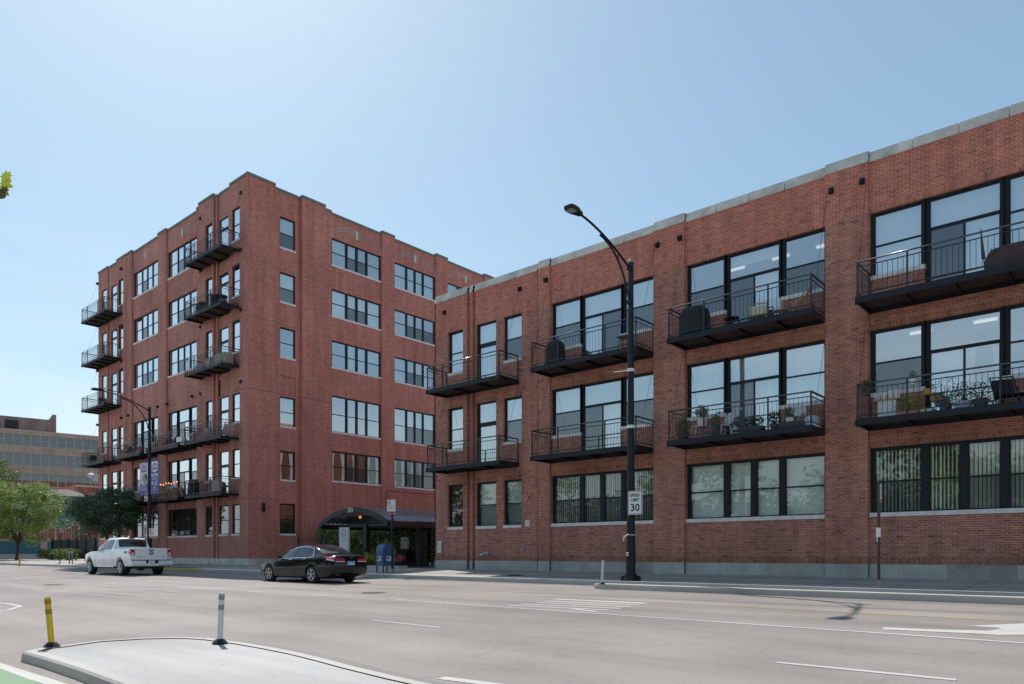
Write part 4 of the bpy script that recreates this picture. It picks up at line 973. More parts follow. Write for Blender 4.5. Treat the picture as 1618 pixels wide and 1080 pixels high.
# corrugated barrel roof, ribs running down the slope
mb = MB(); ny = int((YB-YA)/.17)
for j in range(ny):
    y0, y1 = YA+.1+j*.17, YA+.1+(j+1)*.17; h = .03 if j % 2 else 0
    for i in range(10):
        u, v = i/10, (i+1)/10; a, b = X0+.02+(X1-X0-.04)*u, X0+.02+(X1-X0-.04)*v
        mb.quad((a, y0, az(u)+.02+h), (b, y0, az(v)+.02+h), (b, y1, az(v)+.02+h), (a, y1, az(u)+.02+h))
        if i in (0, 9): mb.quad((a, y0, az(u)-.05), (b, y0, az(v)-.05), (b, y0, az(v)+.05), (a, y0, az(u)+.05))
mb.build('roof_sheet', 'canopy_roof', can)
mb = MB()
for x in (X0+.12, X1-.12): mb.box(x-.06, x+.06, YA+.1, YB, ZE-.30, ZE-.05)
y = YA+.8
while y < YB: mb.box(X0+.2, X1-.2, y, y+.06, ZE-.22, ZE-.08); y += 1.1
mb.build('frame_beam', 'canopy_black', can)
for (x, y, r) in ((-33.1, 25.6, .14), (-31.2, 27.9, .20), (-30.9, 33, .2), (-30.9, 36.5, .24), (-35.9, 31, .22), (-35.9, 37, .22)):
    mb = MB(); mb.box(x-r, x+r, y-r, y+r, -.75, ZE-.1); mb.build('column', 'canopy_black', can)
mb = MB(); mb.box(X0+1.1, X1-1.1, YA+1.2, YA+1.3, ZE-.02, ZE+.40); mb.build('tympanum', 'canopy_black', can)
mb = MB(); mb.box(-33.35, -33.25, YA+.5, YA+.6, ZE+.22, ZE+.38); mb.build('entrance_lamp', 'door_lamp', can)
# sign board
t = thing('sign_board', 'tall pale sign board with a red ring emblem by the entrance', 'sign', (-32.9, 23.9, -.64), R_(8))
mat('board_pale', (.66, .66, .68), .55)
mb = MB(); mb.box(-.34, .34, 0, .12, 0, 2.04); mb.build('board', 'board_pale', t, local=True)
mb = MB(); n = 24
for i in range(n):
    a, b = 2*math.pi*i/n, 2*math.pi*(i+1)/n; mb.quad(*[(r*.9*math.cos(q), -.004, 1.74+r*1.15*math.sin(q)) for r, q in ((.135, a), (.175, a), (.175, b), (.135, b))])
mb.build('ring_emblem', 'paint_red', t, local=True)
txt(t, 'LOFTS', .09, 0, 1.745, 'sign_grey'); txt(t, 'Private Entrance', .07, 0, 1.43, 'sign_grey'); txt(t, 'Visitors Use Gate', .06, 0, 1.32, 'sign_grey')
for s_ in (-1, 1): mb = MB(); mb.box(s_*.3-.03, s_*.3+.03, .02, .1, -.02, .0); mb.build('foot', 'sign_grey', t, local=True)
# bollard
t = thing('bollard', 'dark round bollard under the entrance canopy', 'bollard', (-31.9, 24.5, -.75)); mb = MB(); mb.lathe([(.11, 0), (.11, .9), (.09, .98), (.03, 1.02)], (0, 0, 0), 14); mb.build('shaft', 'sign_grey' if False else 'canopy_black', t, local=True)
# entry phone on its stand
t = thing('entry_phone', 'grey entry phone box on a post beside the gate', 'intercom', (-31.0, 26.6, -.75), R_(20)); mat('box_steel', (.32, .31, .29), .4, metal=.3)
mb = MB(); mb.box(-.04, .04, -.04, .04, 0, 1.1); mb.build('stand', 'canopy_black', t, local=True)
mb = MB(); mb.box(-.2, .2, -.14, .1, 1.0, 1.62); b_ = mb.build('housing', 'box_steel', t, local=True)
mb = MB(); mb.box(-.03, .16, -.146, -.14, 1.15, 1.56); mb.build('faceplate', 'sign_grey', b_, local=True); mb = MB(); mb.box(.0, .12, -.15, -.146, 1.42, 1.52); mb.build('screen', 'black', b_, local=True)
# iron fence runs
def fence(p, q, h, label, spacing=.13, z=-.75, postn=2.4, name='iron_fence'):
    p, q = Vector((*p, z)), Vector((*q, z)); d = q-p; Ln = d.length; d.normalize()
    t = thing(name, label, 'fence', p); mb = MB()
    for zz in (.15, h-.18, h-.05): mb.bar(p+Vector((0, 0, zz)), q+Vector((0, 0, zz)), .018, sq=True)
    n = int(Ln/spacing)
    for i in range(1, n): c = p+d*(Ln*i/n); mb.bar(c+Vector((0, 0, .1)), c+Vector((0, 0, h)), .009, 4)
    mb.build('pickets', 'canopy_black', t); k = max(1, round(Ln/postn))
    for i in range(k+1): c = p+d*(Ln*i/k); m2 = MB(); m2.bar(c, c+Vector((0, 0, h+.12)), .035, sq=True); m2.build('post', 'canopy_black', t)
fence((-39.6, 25.4), (-36.0, 26.2), 1.75, 'black iron fence against the tower wall, left of the sign board')
fence((-34.1, 27.3), (-30.4, 27.6), 1.9, 'black iron fence under the entrance canopy behind the columns')
fence((-29.9, 27.6), (-26.6, 25.9), 2.1, 'black iron gate run meeting the corner of the low building')
# planted beds: hedge and shrubs made of leaf clumps
def leaves(mb, c, r, n, s, seed, flat_=1.0, shell=.0):
    rnd_ = random.Random(seed)
    for _ in range(n):
        while True:
            v = Vector((rnd_.uniform(-1, 1), rnd_.uniform(-1, 1), rnd_.uniform(-1, 1)))
            if shell < v.length < 1: break
        p = Vector((c[0]+v.x*r[0], c[1]+v.y*r[1], c[2]+v.z*r[2]))
        a = Vector((rnd_.uniform(-1, 1), rnd_.uniform(-1, 1), rnd_.uniform(-.6, .6))).normalized()*s*rnd_.uniform(.6, 1.3)
        b = a.cross(Vector((rnd_.uniform(-1, 1), rnd_.uniform(-1, 1), rnd_.uniform(-1, 1)))).normalized()*s*rnd_.uniform(.35, .6)
        mb.quad(p-a, p-b*.9, p+a, p+b)
def shrub(name, label, cat, c, r, n, s, mt, seed, stem=True, group=None):
    t = thing(name, label, cat, (c[0], c[1], c[2]-r[2]), 0, group); mb = MB(); rr = random.Random(seed)
    for k in range(max(4, n//70)):
        v = Vector((rr.gauss(0, .5), rr.gauss(0, .5), rr.gauss(0, .42))); 
        if v.length > .85: v *= .85/v.length
        leaves(mb, (c[0]+v.x*r[0], c[1]+v.y*r[1], c[2]+v.z*r[2]), [x*.36 for x in r], 70, s, seed*31+k)
    mb.build('foliage', mt, t)
    if stem: m2 = MB(); m2.tube([(c[0], c[1], c[2]-r[2]), (c[0]+.05, c[1], c[2])], [.05, .02]); m2.build('stem', 'bark', t)
    return t
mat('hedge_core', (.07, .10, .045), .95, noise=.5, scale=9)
hd = thing('hedge', 'tall dark green hedge along the tower wall behind the iron fence', 'hedge', (-38, 33, -.75)); mb = MB(); rr = random.Random(2)
for k in range(150): leaves(mb, (rr.uniform(-41.5, -36.2)+rr.uniform(0, 4), rr.uniform(29.5, 46), rr.uniform(-.4, 2.2)), (.8, .9, .7), 110, .16, 900+k)
mb.build('foliage', 'leaf_bright', hd)
m3 = MB()
for k in range(60): leaves(m3, (rr.uniform(-43.4, -37.4), rr.uniform(29.6, 30.1), rr.uniform(-.5, 1.8)), (.55, .35, .5), 90, .13, 1700+k)
for k in range(110): leaves(m3, (rr.uniform(-37.3, -36.9), rr.uniform(30, 43), rr.uniform(-.5, 1.8)), (.35, .6, .5), 80, .14, 1900+k)
m3.build('clipped_face', 'leaf_bright', hd)
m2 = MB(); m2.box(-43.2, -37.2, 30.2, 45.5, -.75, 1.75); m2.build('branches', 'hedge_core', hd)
hd = thing('hedge', 'dark hedge closing the back of the entrance court', 'hedge', (-31, 44, -.75)); mb = MB()
for k in range(130): leaves(mb, (rr.uniform(-37, -26.8), rr.uniform(42.5, 45.5), rr.uniform(-.5, 2.9)), (.9, .7, .7), 100, .17, 1200+k)
mb.build('foliage', 'leaf_bright', hd)
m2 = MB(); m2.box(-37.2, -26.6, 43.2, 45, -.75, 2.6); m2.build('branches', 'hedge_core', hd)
for i, (x, y, z, r, mt, lb) in enumerate([(-31.0, 25.3, -.1, (.75, .6, .75), 'leaf_bright', 'bright green shrub left of the blue mailbox'), (-29.5, 30.2, -.05, (1.1, 1.0, .75), 'leaf_bright', 'broad-leaved shrub behind the entry phone'), (-27.9, 30.0, -.1, (1.1, 1.0, .7), 'leaf_bright', 'low shrub in the bed beside the gate run'),
        (-30.2, 34.5, .3, (1.6, 1.4, 1.1), 'leaf_dark', 'deep green shrub far back in the court'), (-27.6, 36.0, .5, (1.2, 1.6, 1.3), 'leaf_dark', 'dark shrub against the low building side wall'), (-32.4, 24.9, -.35, (.5, .45, .42), 'leaf_bright', 'low leafy plant behind the sedan boot')]):
    shrub('shrub', lb, 'shrub', (x, y, z), r, 1500 if r[0] > 1 else 900, .10 if r[0] > 1 else .07, mt, 50+i, group='shrubs in the entrance court')
mb = MB(); mb.prism([(-33.5, 23.2), (-28.4, 23.2), (-27.9, 23.5), (-27.8, 24.0), (-28.3, 24.4), (-33.5, 25.4)], -.82, -.62); bed = mb.build('planter_bed', 'stone_base_c'); tag(bed, 'low stone-edged planting bed by the mailbox', 'planter')
mb = MB(); mb.prism([(-33.3, 23.35), (-28.5, 23.35), (-28.05, 23.6), (-28.0, 24.0), (-28.4, 24.25), (-33.3, 25.25)], -.62, -.60); mb.build('soil', 'soil', bed)
t = shrub('flowering_plant', 'pink flowering plant right of the mailbox', 'plant', (-28.4, 23.8, -.33), (.42, .34, .28), 600, .045, 'flower_pink', 77); shrub('flowering_plant', 'pink flowers beside the sedan boot', 'plant', (-32.3, 23.9, -.42), (.4, .3, .2), 500, .045, 'flower_pink', 78)
shrub('leafy_plant', 'yellow-green leafy plant left of the mailbox legs', 'plant', (-30.6, 23.8, -.3), (.45, .35, .32), 600, .06, 'leaf_yellow', 79)
mb = MB(); mb.poly([(-29.8, 24.9, -.742), (-26.5, 24.75, -.742), (-26.5, 42, -.742), (-36, 42, -.742), (-36, 27, -.742)]); struct(mb.build('planting_soil', 'soil'))
mb = MB(); mb.box(-30.6, -29.4, 28.0, 28.6, -.75, -.5); mb.box(-29.4, -28.6, 28.2, 28.8, -.75, -.45); tag(mb.build('stone_steps', 'stone_base_c'), 'low stone blocks at the foot of the canopy column', 'stone blocks')
# signs and fittings on the low building
s_ = permit_sign((-26.12, YF-.03, .25), 0, 'tall white no parking sign at the corner of the low building', .30, .68)
LBX = lambda x: x
mb = MB(); mb.bar((-20.62, YF+.02, 2.42), (-20.62, YF-.06, 2.42), .155, 20); mb.build('alarm_bell', 'alarm_pink' if 'alarm_pink' in M else 'paint_red', LB)

t = plate('notice_sign', 'small white notice on the brick above the wall box', 'sign', (-20.55, YF-.015, 1.32), .24, .26, 0); txt(t, 'SPRINKLER', .035, 0, .05, 'black'); txt(t, 'VALVE INSIDE', .03, 0, -.01, 'black')
mb = MB(); mb.box(-20.86, -20.70, YF-.07, YF+.01, .12, .30); mb.build('meter_box', 'sign_grey', LB)
fd = thing('fire_connection', 'chrome fire department pipe connection on the brick wall', 'fire connection', (-23.0, YF, -.05)); mat('chrome', (.62, .63, .65), .2, metal=1)
mb = MB(); mb.lathe([(.11, -.0), (.11, .02)], (-22.98, YF-.03, .04), 14, axis='y') if False else mb.bar((-22.98, YF, .03), (-22.98, YF-.04, .03), .13, 14); mb.build('wall_plate', 'chrome', fd)
for s_ in (-1, 1): mb = MB(); mb.bar((-22.98+s_*.06, YF-.03, .0), (-22.98+s_*.26, YF-.18, -.10), .05, 10); o = mb.build('inlet', 'chrome', fd)
mb = MB(); mb.bar((-23.5, YF, -.1), (-23.5, YF-.07, -.1), .05, 10); tag(mb.build('pipe_cap', 'chrome'), 'small chrome pipe cap left of the fire connection', 'pipe cap')
mb = MB(); mb.lathe([(.34, sz(22)+.004), (.34, sz(22)+.008)], (-18.6, 21.5, 0), 20); struct(mb.build('manhole_cover', 'bark'))

# ------------------------------------------------------------------ cars
def pchip(keys):
    xs = [k[0] for k in keys]; ys = [k[1] for k in keys]; n = len(xs); h = [xs[i+1]-xs[i] for i in range(n-1)]; d = [(ys[i+1]-ys[i])/h[i] for i in range(n-1)]
    m = [d[0]]+[0 if d[i-1]*d[i] <= 0 else 2*d[i-1]*d[i]/(d[i-1]+d[i]) for i in range(1, n-1)]+[d[-1]]
    def f(x):
        if x <= xs[0]: return ys[0]
        if x >= xs[-1]: return ys[-1]
        i = max(j for j in range(n-1) if xs[j] <= x); t = (x-xs[i])/h[i]
        return (2*t**3-3*t*t+1)*ys[i]+(t**3-2*t*t+t)*h[i]*m[i]+(-2*t**3+3*t*t)*ys[i+1]+(t**3-t*t)*h[i]*m[i+1]
    return f
class Body:
    """lofted car shell; x runs nose (0) to tail, y half width, z up. section control points index v 0..8"""
    def __init__(s, W, Wt, zb, zs, zt, crown=.05):
        s.W, s.Wt, s.zb, s.zs, s.zt = map(pchip, (W, Wt, zb, zs, zt)); s.cr = crown
    def ctrl(s, x):
        W, Wt, zb, zs, zt = s.W(x), s.Wt(x), s.zb(x), s.zs(x), s.zt(x); c = min(s.cr, (zt-zs)*.4); zm = zb+.42*(zs-zb)
        return [(0, zb), (W*.86, zb), (W*.965, zb+.06), (W, zm), (W*.985, zs-.07*(zs-zb)-.02), (W*.955, zs), (Wt+ (W*.955-Wt)*.06, zt-c*1.5), (Wt*.88, zt-c*.55), (Wt*.5, zt-.1*c), (0, zt)]
    def S(s, x, v, side=1):
        P = s.ctrl(x); n = len(P)-1; i = min(int(v), n-1); t = v-i; p1, p2 = P[i], P[i+1]
        if i in (5,) or i == 0: q = [p1[k]+(p2[k]-p1[k])*t for k in (0, 1)]
        else:
            p0, p3 = P[max(i-1, 0)], P[min(i+2, n)]
            q = [.5*(2*p1[k]+(p2[k]-p0[k])*t*.6+(-p1[k]*(2-2*.8)+0)*0+ (0)) for k in (0, 1)]
            m1 = [(p2[k]-p0[k])*.35 for k in (0, 1)]; m2 = [(p3[k]-p1[k])*.35 for k in (0, 1)]
            q = [(2*t**3-3*t*t+1)*p1[k]+(t**3-2*t*t+t)*m1[k]+(-2*t**3+3*t*t)*p2[k]+(t**3-t*t)*m2[k] for k in (0, 1)]
        return Vector((x, side*q[0], q[1]))
    def off(s, x, v, d, side=1):
        e = .01; p = s.S(x, v, side); a = s.S(x+e, v, side)-s.S(x-e, v, side); b = s.S(x, min(v+e*3, 9), side)-s.S(x, max(v-e*3, 0), side)
        n = a.cross(b)
        if n.length < 1e-9: return p
        n.normalize(); c = Vector((x, 0, (s.zb(x)+s.zt(x))/2))
        if n.dot(p-c) < 0: n = -n
        return p+n*d
    def shell(s, mb, x0, x1, nx, vs):
        rows_ = []
        for i in range(nx+1):
            x = x0+(x1-x0)*i/nx
            rows_.append([s.S(x, v) for v in vs]+[s.S(x, v, -1) for v in vs[-2:0:-1]])
        k = len(rows_[0]); a = len(mb.v)
        for r in rows_: mb.v += [tuple(p) for p in r]
        for i in range(nx):
            for j in range(k): q = (j+1) % k; mb.f.append((a+i*k+j, a+(i+1)*k+j, a+(i+1)*k+q, a+i*k+q)); mb.m.append(0)
        mb.f.append(tuple(range(a, a+k))); mb.f.append(tuple(range(a+nx*k, a+nx*k+k))[::-1]); mb.m += [0, 0]
    def patch(s, mb, x0, x1, v0, v1, d, side=1, nx=8, nv=3, m=0, xf=None):
        def f(u, w):
            v = v0+(v1-v0)*w; a, b = (x0, x1) if xf is None else xf(w); return s.off(a+(b-a)*u, v, d, side)
        mb.grid(f, nx, nv, m)
VS = [0, 1, 1.5, 2, 2.33, 2.66, 3, 3.33, 3.66, 4, 4.5, 5, 5.25, 5.5, 5.75, 6, 6.5, 7, 7.5, 8, 8.5, 9]
def carve(o, cuts):
    """cut wheel arches (and a bed) out of the shell"""
    def fix(me):
        b = bmesh.new(); b.from_mesh(me); bmesh.ops.remove_doubles(b, verts=b.verts, dist=1e-5); bmesh.ops.recalc_face_normals(b, faces=b.faces)
        if b.calc_volume(signed=True) < 0: bmesh.ops.reverse_faces(b, faces=b.faces)
        b.to_mesh(me); b.free()
    fix(o.data)
    for mbc in cuts:
        c = mbc.build('cutter', 'black', None); c.parent = o.parent; fix(c.data); bpy.context.view_layer.update(); m = o.modifiers.new('b', 'BOOLEAN'); m.operation = 'DIFFERENCE'; m.object = c; m.solver = 'EXACT'
        dg = bpy.context.evaluated_depsgraph_get(); me = bpy.data.meshes.new_from_object(o.evaluated_get(dg)); o.modifiers.clear(); o.data = me; bpy.data.objects.remove(c)
def wheel(t, x, y, r, wd, side, spokes, rim='rim_silver', tw=1):
    mb = MB(); mb.smooth = True; y0 = y-wd/2; rr = r*.66
    mb.lathe([(rr, y0), (r*.93, y0), (r, y0+wd*.14), (r, y0+wd*.86), (r*.93, y0+wd), (rr, y0+wd)], (x, 0, r), 28, axis='y'); w_ = mb.build('wheel', 'rubber', t, local=True)
    yo = y+side*wd/2; mb = MB(); mb.lathe([(rr, yo-side*.02), (rr, yo+side*.004), (rr*.9, yo+side*.004), (rr*.88, yo-side*.05), (rr*.3, yo-side*.06)], (x, 0, r), 28, axis='y'); b = mb.build('rim', rim, w_, local=True)
    mb = MB()
    for k in range(spokes):
        for dd in ((-.13, .13) if tw == 2 else (0,)):
            a = 2*math.pi*k/spokes+.3+dd; p = Vector((x+math.cos(a+ (0 if tw == 1 else -dd*.6))*rr*.15, yo-side*.012, r+math.sin(a+(0 if tw == 1 else -dd*.6))*rr*.15)); q = Vector((x+math.cos(a)*rr*.9, yo-side*.005, r+math.sin(a)*rr*.9)); mb.bar(p, q, rr*(.13 if tw == 1 else .085), 5)
    mb.lathe([(rr*.2, yo-side*.03), (rr*.2, yo+side*.005), (rr*.1, yo+side*.012)], (x, 0, r), 12, axis='y'); mb.build('spokes', rim, w_, local=True)
    mb = MB(); mb.lathe([(rr*.86, yo-side*.075), (rr*.1, yo-side*.07)], (x, 0, r), 24, axis='y'); mb.build('brake_disc', 'black', w_, local=True)
m, t_n, b_n = newmat('paint_black_gloss'); b_n.inputs['Base Color'].default_value = (.008, .008, .010, 1); b_n.inputs['Roughness'].default_value = .06; b_n.inputs['Specular IOR Level'].default_value = .45
m, t_n, b_n = newmat('paint_white_gloss'); b_n.inputs['Base Color'].default_value = (.90, .90, .90, 1); b_n.inputs['Roughness'].default_value = .3; b_n.inputs['Coat Weight'].default_value = 1; b_n.inputs['Coat Roughness'].default_value = .04
mat('rim_silver', (.55, .56, .58), .28, metal=.9); mat('lamp_red', (.55, .02, .03), .15, spec=.8); mat('lamp_clear', (.8, .8, .8), .1, spec=.8); mat('car_glass', (.012, .014, .016), .04, spec=1); mat('plastic_black', (.02, .02, .02), .6); mat('plate_white', (.7, .72, .75), .5); mat('plate_blue', (.15, .4, .62), .5); mat('seam', (.01, .01, .01), .8); mat('seam_grey', (.28, .28, .29), .7)
# sedan: local x = nose to tail; heading -X in the world, so local x maps straight to world +X
sed = Body(W=[(0, .55), (.1, .72), (.35, .83), (.8, .895), (1.5, .92), (3.9, .92), (4.5, .875), (4.8, .82), (4.93, .74)],
           Wt=[(0, .42), (.5, .66), (1.3, .76), (1.45, .74), (2.0, .63), (2.5, .585), (3.2, .58), (3.7, .61), (4.1, .70), (4.4, .72), (4.93, .60)],
           zb=[(0, .30), (.25, .19), (4.5, .20), (4.75, .26), (4.93, .36)],
           zs=[(0, .50), (.2, .62), (.7, .76), (1.4, .87), (2.4, .915), (3.6, .955), (4.4, .99), (4.8, .95), (4.93, .90)],
           zt=[(0, .60), (.12, .70), (.6, .83), (1.2, .945), (1.42, 1.0), (1.8, 1.19), (2.2, 1.36), (2.6, 1.45), (2.95, 1.475), (3.3, 1.455), (3.7, 1.35), (4.05, 1.20), (4.28, 1.105), (4.6, 1.085), (4.82, 1.06), (4.93, .97)], crown=.06)
car = thing('parked_car', 'black four-door sedan driving past the entrance, seen from its rear left', 'car', (-27.48, 16.53, rz(15.8)-.005), 0); car.scale = (1.05, 1, 1)
mb = MB(); sed.shell(mb, 0, 4.93, 76, VS); mb.smooth = True; body = mb.build('body', 'paint_black_gloss', car, local=True)
WX = (.98, 3.78)
cuts = []
for x in WX:
    for s_ in (-1, 1): c = MB(); y0, y1 = sorted((s_*.62, s_*1.2)); c.lathe([(.365, y0), (.365, y1)], (x, 0, .33), 32, axis='y'); cuts.append(c)
carve(body, cuts)
for x in WX:
    for s_ in (-1, 1): wheel(car, x, s_*.80, .325, .215, s_, 5, tw=2)
for s_ in (-1, 1):
    for x0, x1, nm in ((1.72, 2.62, 0), (2.70, 3.42, 0), (3.46, 3.80, 1)):
        mb = MB(); fx = (lambda w, a=x0, b=x1: (a+w*.42, b)) if x0 < 2 else ((lambda w, a=x0, b=x1: (a, b-w*.22)) if nm else None)
        sed.patch(mb, x0, x1, 5.1, 5.92, .006, s_, 10, 4, xf=fx); mb.smooth = True; mb.build('side_window', 'car_glass', car, local=True)
    mb = MB(); sed.patch(mb, 1.95, 3.62, 5.93, 6.0, .009, s_, 24, 1); sed.patch(mb, 1.66, 3.86, 4.98, 5.06, .010, s_, 24, 1)
    sed.patch(mb, 3.60, 3.86, 5.06, 5.95, .010, s_, 3, 6, xf=lambda w: (3.82-w*.22, 3.87-w*.22)); mb.build('window_trim', 'chrome', car, local=True)
    mb = MB()
    for x in (1.62, 2.66, 3.45): sed.patch(mb, x, x+.012, 1.9, 5.0, .003, s_, 1, 12, xf=(lambda w: (3.45-.0, 3.462)) if x == 3.45 else None)
    mb.build('door_seam', 'seam', car, local=True)
    for x in (2.42, 3.30): mb = MB(); p = sed.off(x, 4.45, .03, s_); q = sed.off(x+.19, 4.5, .03, s_); mb.bar(p, q, .016, 6); mb.build('door_handle', 'chrome', car, local=True)
    mb = MB(); p = sed.S(1.80, 5.15, s_); c = p+Vector((.0, s_*.13, .05)); mb.lathe([(.02, -.07), (.085, -.05), (.10, .0), (.085, .05), (.02, .06)], tuple(c), 10); mb.bar(p, c, .025); mb.smooth = True; mb.build('wing_mirror', 'paint_black_gloss', car, local=True)
    mb = MB(); sed.patch(mb, 4.47, 4.915, 4.25, 5.15, .008, s_, 8, 3, xf=lambda w: (4.60-.2*w, 4.915)); mb.smooth = True; o = mb.build('tail_lamp', 'lamp_red', car, local=True)
    mb = MB(); sed.patch(mb, 4.62, 4.915, 3.85, 4.22, .008, s_, 6, 2); mb.build('reverse_lamp', 'lamp_clear', o, local=True)
    mb = MB(); mb.box(4.925, 4.945, s_*.30, s_*.70, .83, .93); mb.build('boot_lamp', 'lamp_red', o, local=True); mb = MB(); mb.box(4.926, 4.948, s_*.30, s_*.68, .80, .828); mb.build('boot_lamp_strip', 'lamp_clear', o, local=True)
    mb = MB(); sed.patch(mb, .06, .45, 4.1, 5.4, .008, s_, 6, 3); mb.smooth = True; mb.build('headlamp', 'lamp_clear', car, local=True)
def topglass(b, t, x0, x1, k, nm, n=10, v0=6.4, v1=9):
    mb = MB(); mb.smooth = True
    for s_ in (-1, 1): b.patch(mb, x0, x1, v0, v1, .007, s_, n, 8)
    mb.build(nm, 'car_glass', t, local=True)
topglass(sed, car, 1.47, 2.28, 0, 'windscreen'); topglass(sed, car, 3.42, 4.20, 0, 'rear_window')
mb = MB(); mb.box(4.93, 4.95, -.16, .16, .68, .83); o = mb.build('number_plate', 'plate_blue', car, local=True)
mb = MB(); mb.box(4.951, 4.953, -.145, .145, .70, .76); mb.build('plate_letters', 'plate_white', o, local=True)
mb = MB(); mb.box(4.945, 4.957, -.045, -.025, .94, 1.0); mb.box(4.945, 4.957, .025, .045, .94, 1.0); mb.box(4.945, 4.957, -.025, .025, .96, .98); mb.build('badge', 'chrome', car, local=True)
mb = MB()
for s_ in (-1, 1): mb.box(4.80, 4.90, s_*.48, s_*.66, .33, .39)
mb.build('exhaust_tip', 'chrome', car, local=True)
mb = MB(); sed.shell(mb, .25, 4.7, 4, [0, 1, 1.4, 9]) if False else mb.box(.7, 4.4, -.6, .6, .17, .3); mb.build('underbody', 'plastic_black', car, local=True)
# pickup
tk = Body(W=[(0, .78), (.12, .90), (.5, .985), (1.2, 1.015), (5.9, 1.02), (6.1, 1.01), (6.15, 1.0)],
          Wt=[(0, .70), (.6, .86), (1.5, .88), (1.75, .84), (2.3, .72), (2.7, .69), (3.7, .69), (4.02, .74), (4.12, .93), (4.3, .97), (6.15, .97)],
          zb=[(0, .55), (.2, .42), (6.0, .46), (6.15, .50)],
          zs=[(0, .92), (.15, 1.05), (1.4, 1.20), (2.0, 1.23), (4.1, 1.27), (4.3, 1.29), (6.15, 1.33)],
          zt=[(0, 1.02), (.12, 1.16), (.8, 1.27), (1.5, 1.33), (1.72, 1.38), (2.05, 1.62), (2.45, 1.85), (2.85, 1.945), (3.4, 1.96), (3.85, 1.93), (3.93, 1.88), (4.08, 1.42), (4.14, 1.37), (6.15, 1.385)], crown=.05)
pk = thing('pickup_truck', 'white crew-cab pickup truck in the far lane, seen from its rear left', 'pickup truck', (-44.35, 15.88, rz(14.8)), R_(0)); pk.scale = (1.05, 1, 1)
mb = MB(); tk.shell(mb, 0, 6.15, 92, VS); mb.smooth = True; body = mb.build('body', 'paint_white_gloss', pk, local=True)
WX = (1.02, 4.92); cuts = []
for x in WX:
    for s_ in (-1, 1): c = MB(); y0, y1 = sorted((s_*.66, s_*1.3)); c.lathe([(.47, y0), (.47, y1)], (x, 0, .46), 32, axis='y'); cuts.append(c)
c = MB(); c.box(4.22, 6.06, -.86, .86, .85, 1.6); cuts.append(c); carve(body, cuts)
for x in WX:
    for s_ in (-1, 1): wheel(pk, x, s_*.86, .405, .28, s_, 6, 'chrome', 1)
for s_ in (-1, 1):
    for x0, x1 in ((2.02, 2.95), (3.03, 3.72)):
        mb = MB(); mb.smooth = True; fx = (lambda w: (2.02+w*.42, 2.95)) if x0 < 2.5 else None; tk.patch(mb, x0, x1, 5.1, 5.9, .007, s_, 10, 4, xf=fx); mb.build('side_window', 'car_glass', pk, local=True)
    mb = MB()
    for x in (1.85, 2.99, 3.86): tk.patch(mb, x, x+.014, 1.9, 5.0, .003, s_, 1, 12)
    tk.patch(mb, 4.12, 4.14, 1.2, 5.2, .003, s_, 1, 12); mb.build('door_seam', 'seam_grey', pk, local=True)
    for x in (2.66, 3.58): mb = MB(); p = tk.off(x, 4.55, .03, s_); q = tk.off(x+.22, 4.55, .03, s_); mb.bar(p, q, .02, 6); mb.build('door_handle', 'paint_white_gloss', pk, local=True)
    mb = MB(); p = tk.S(2.15, 5.1, s_); c = p+Vector((-.03, s_*.2, .08)); mb.box(c.x-.06, c.x+.05, c.y-.11, c.y+.11, c.z-.13, c.z+.13); mb.bar(p, c, .03); mb.build('wing_mirror', 'plastic_black', pk, local=True)
    mb = MB(); mb.bar((1.75, s_*.98, .44), (4.2, s_*.98, .44), .045, 8); mb.build('running_board', 'chrome', pk, local=True)
    mb = MB(); tk.patch(mb, 5.96, 6.147, 3.6, 4.95, .012, s_, 3, 3); mb.box(6.14, 6.165, s_*.80, s_*.985, 1.02, 1.31); o = mb.build('tail_lamp', 'lamp_red', pk, local=True)
    mb = MB(); mb.box(6.166, 6.172, s_*.84, s_*.95, 1.05, 1.16); tk.patch(mb, 6.0, 6.12, 3.85, 4.3, .016, s_, 2, 2); mb.build('reverse_lamp', 'lamp_clear', o, local=True)
    mb = MB(); tk.patch(mb, .05, .35, 4.2, 5.2, .01, s_, 4, 2); mb.build('headlamp', 'lamp_clear', pk, local=True)
    if s_ < 0:
        o = text('4X4', .17, pk, (0, 0, 0), (R_(90), 0, 0), 'plastic_black', 'lettering', bold=.004); o.location = (5.62, -1.032, 1.17)
topglass(tk, pk, 1.78, 2.42, 0, 'windscreen'); topglass(tk, pk, 3.945, 4.06, 0, 'rear_window', 6, 6.55, 9)
mb = MB(); mb.box(6.152, 6.17, -.78, .78, .80, 1.36); o = mb.build('tailgate', 'paint_white_gloss', pk, local=True)
mb = MB(); mb.box(6.171, 6.178, -.13, .13, 1.27, 1.32); mb.build('gate_handle', 'plastic_black', o, local=True)
mb = MB(); mb.bar((6.165, 0, 1.14), (6.182, 0, 1.14), .10, 16); mb.build('emblem', 'plastic_black', o, local=True)
mb = MB(); mb.poly([(6.184, -.07, 1.19), (6.184, -.03, 1.16), (6.184, 0, 1.19), (6.184, .03, 1.16), (6.184, .07, 1.19), (6.184, .03, 1.10), (6.184, 0, 1.07), (6.184, -.03, 1.10)]); mb.build('emblem_mark', 'paint_white', o, local=True)
mb = MB(); mb.box(6.171, 6.176, -.70, -.42, .93, .96); mb.box(6.171, 6.176, .48, .66, .95, .975); mb.build('badge', 'seam_grey', o, local=True)
mb = MB(); mb.box(6.13, 6.30, -1.0, -.32, .55, .76); mb.box(6.13, 6.30, .32, 1.0, .55, .76); mb.box(6.13, 6.28, -.32, .32, .50, .62); mb.build('rear_bumper', 'paint_white_gloss', pk, local=True)
mb = MB(); mb.box(6.10, 6.20, -.95, .95, .62, .80); mb.build('bumper_step', 'plastic_black', pk, local=True)
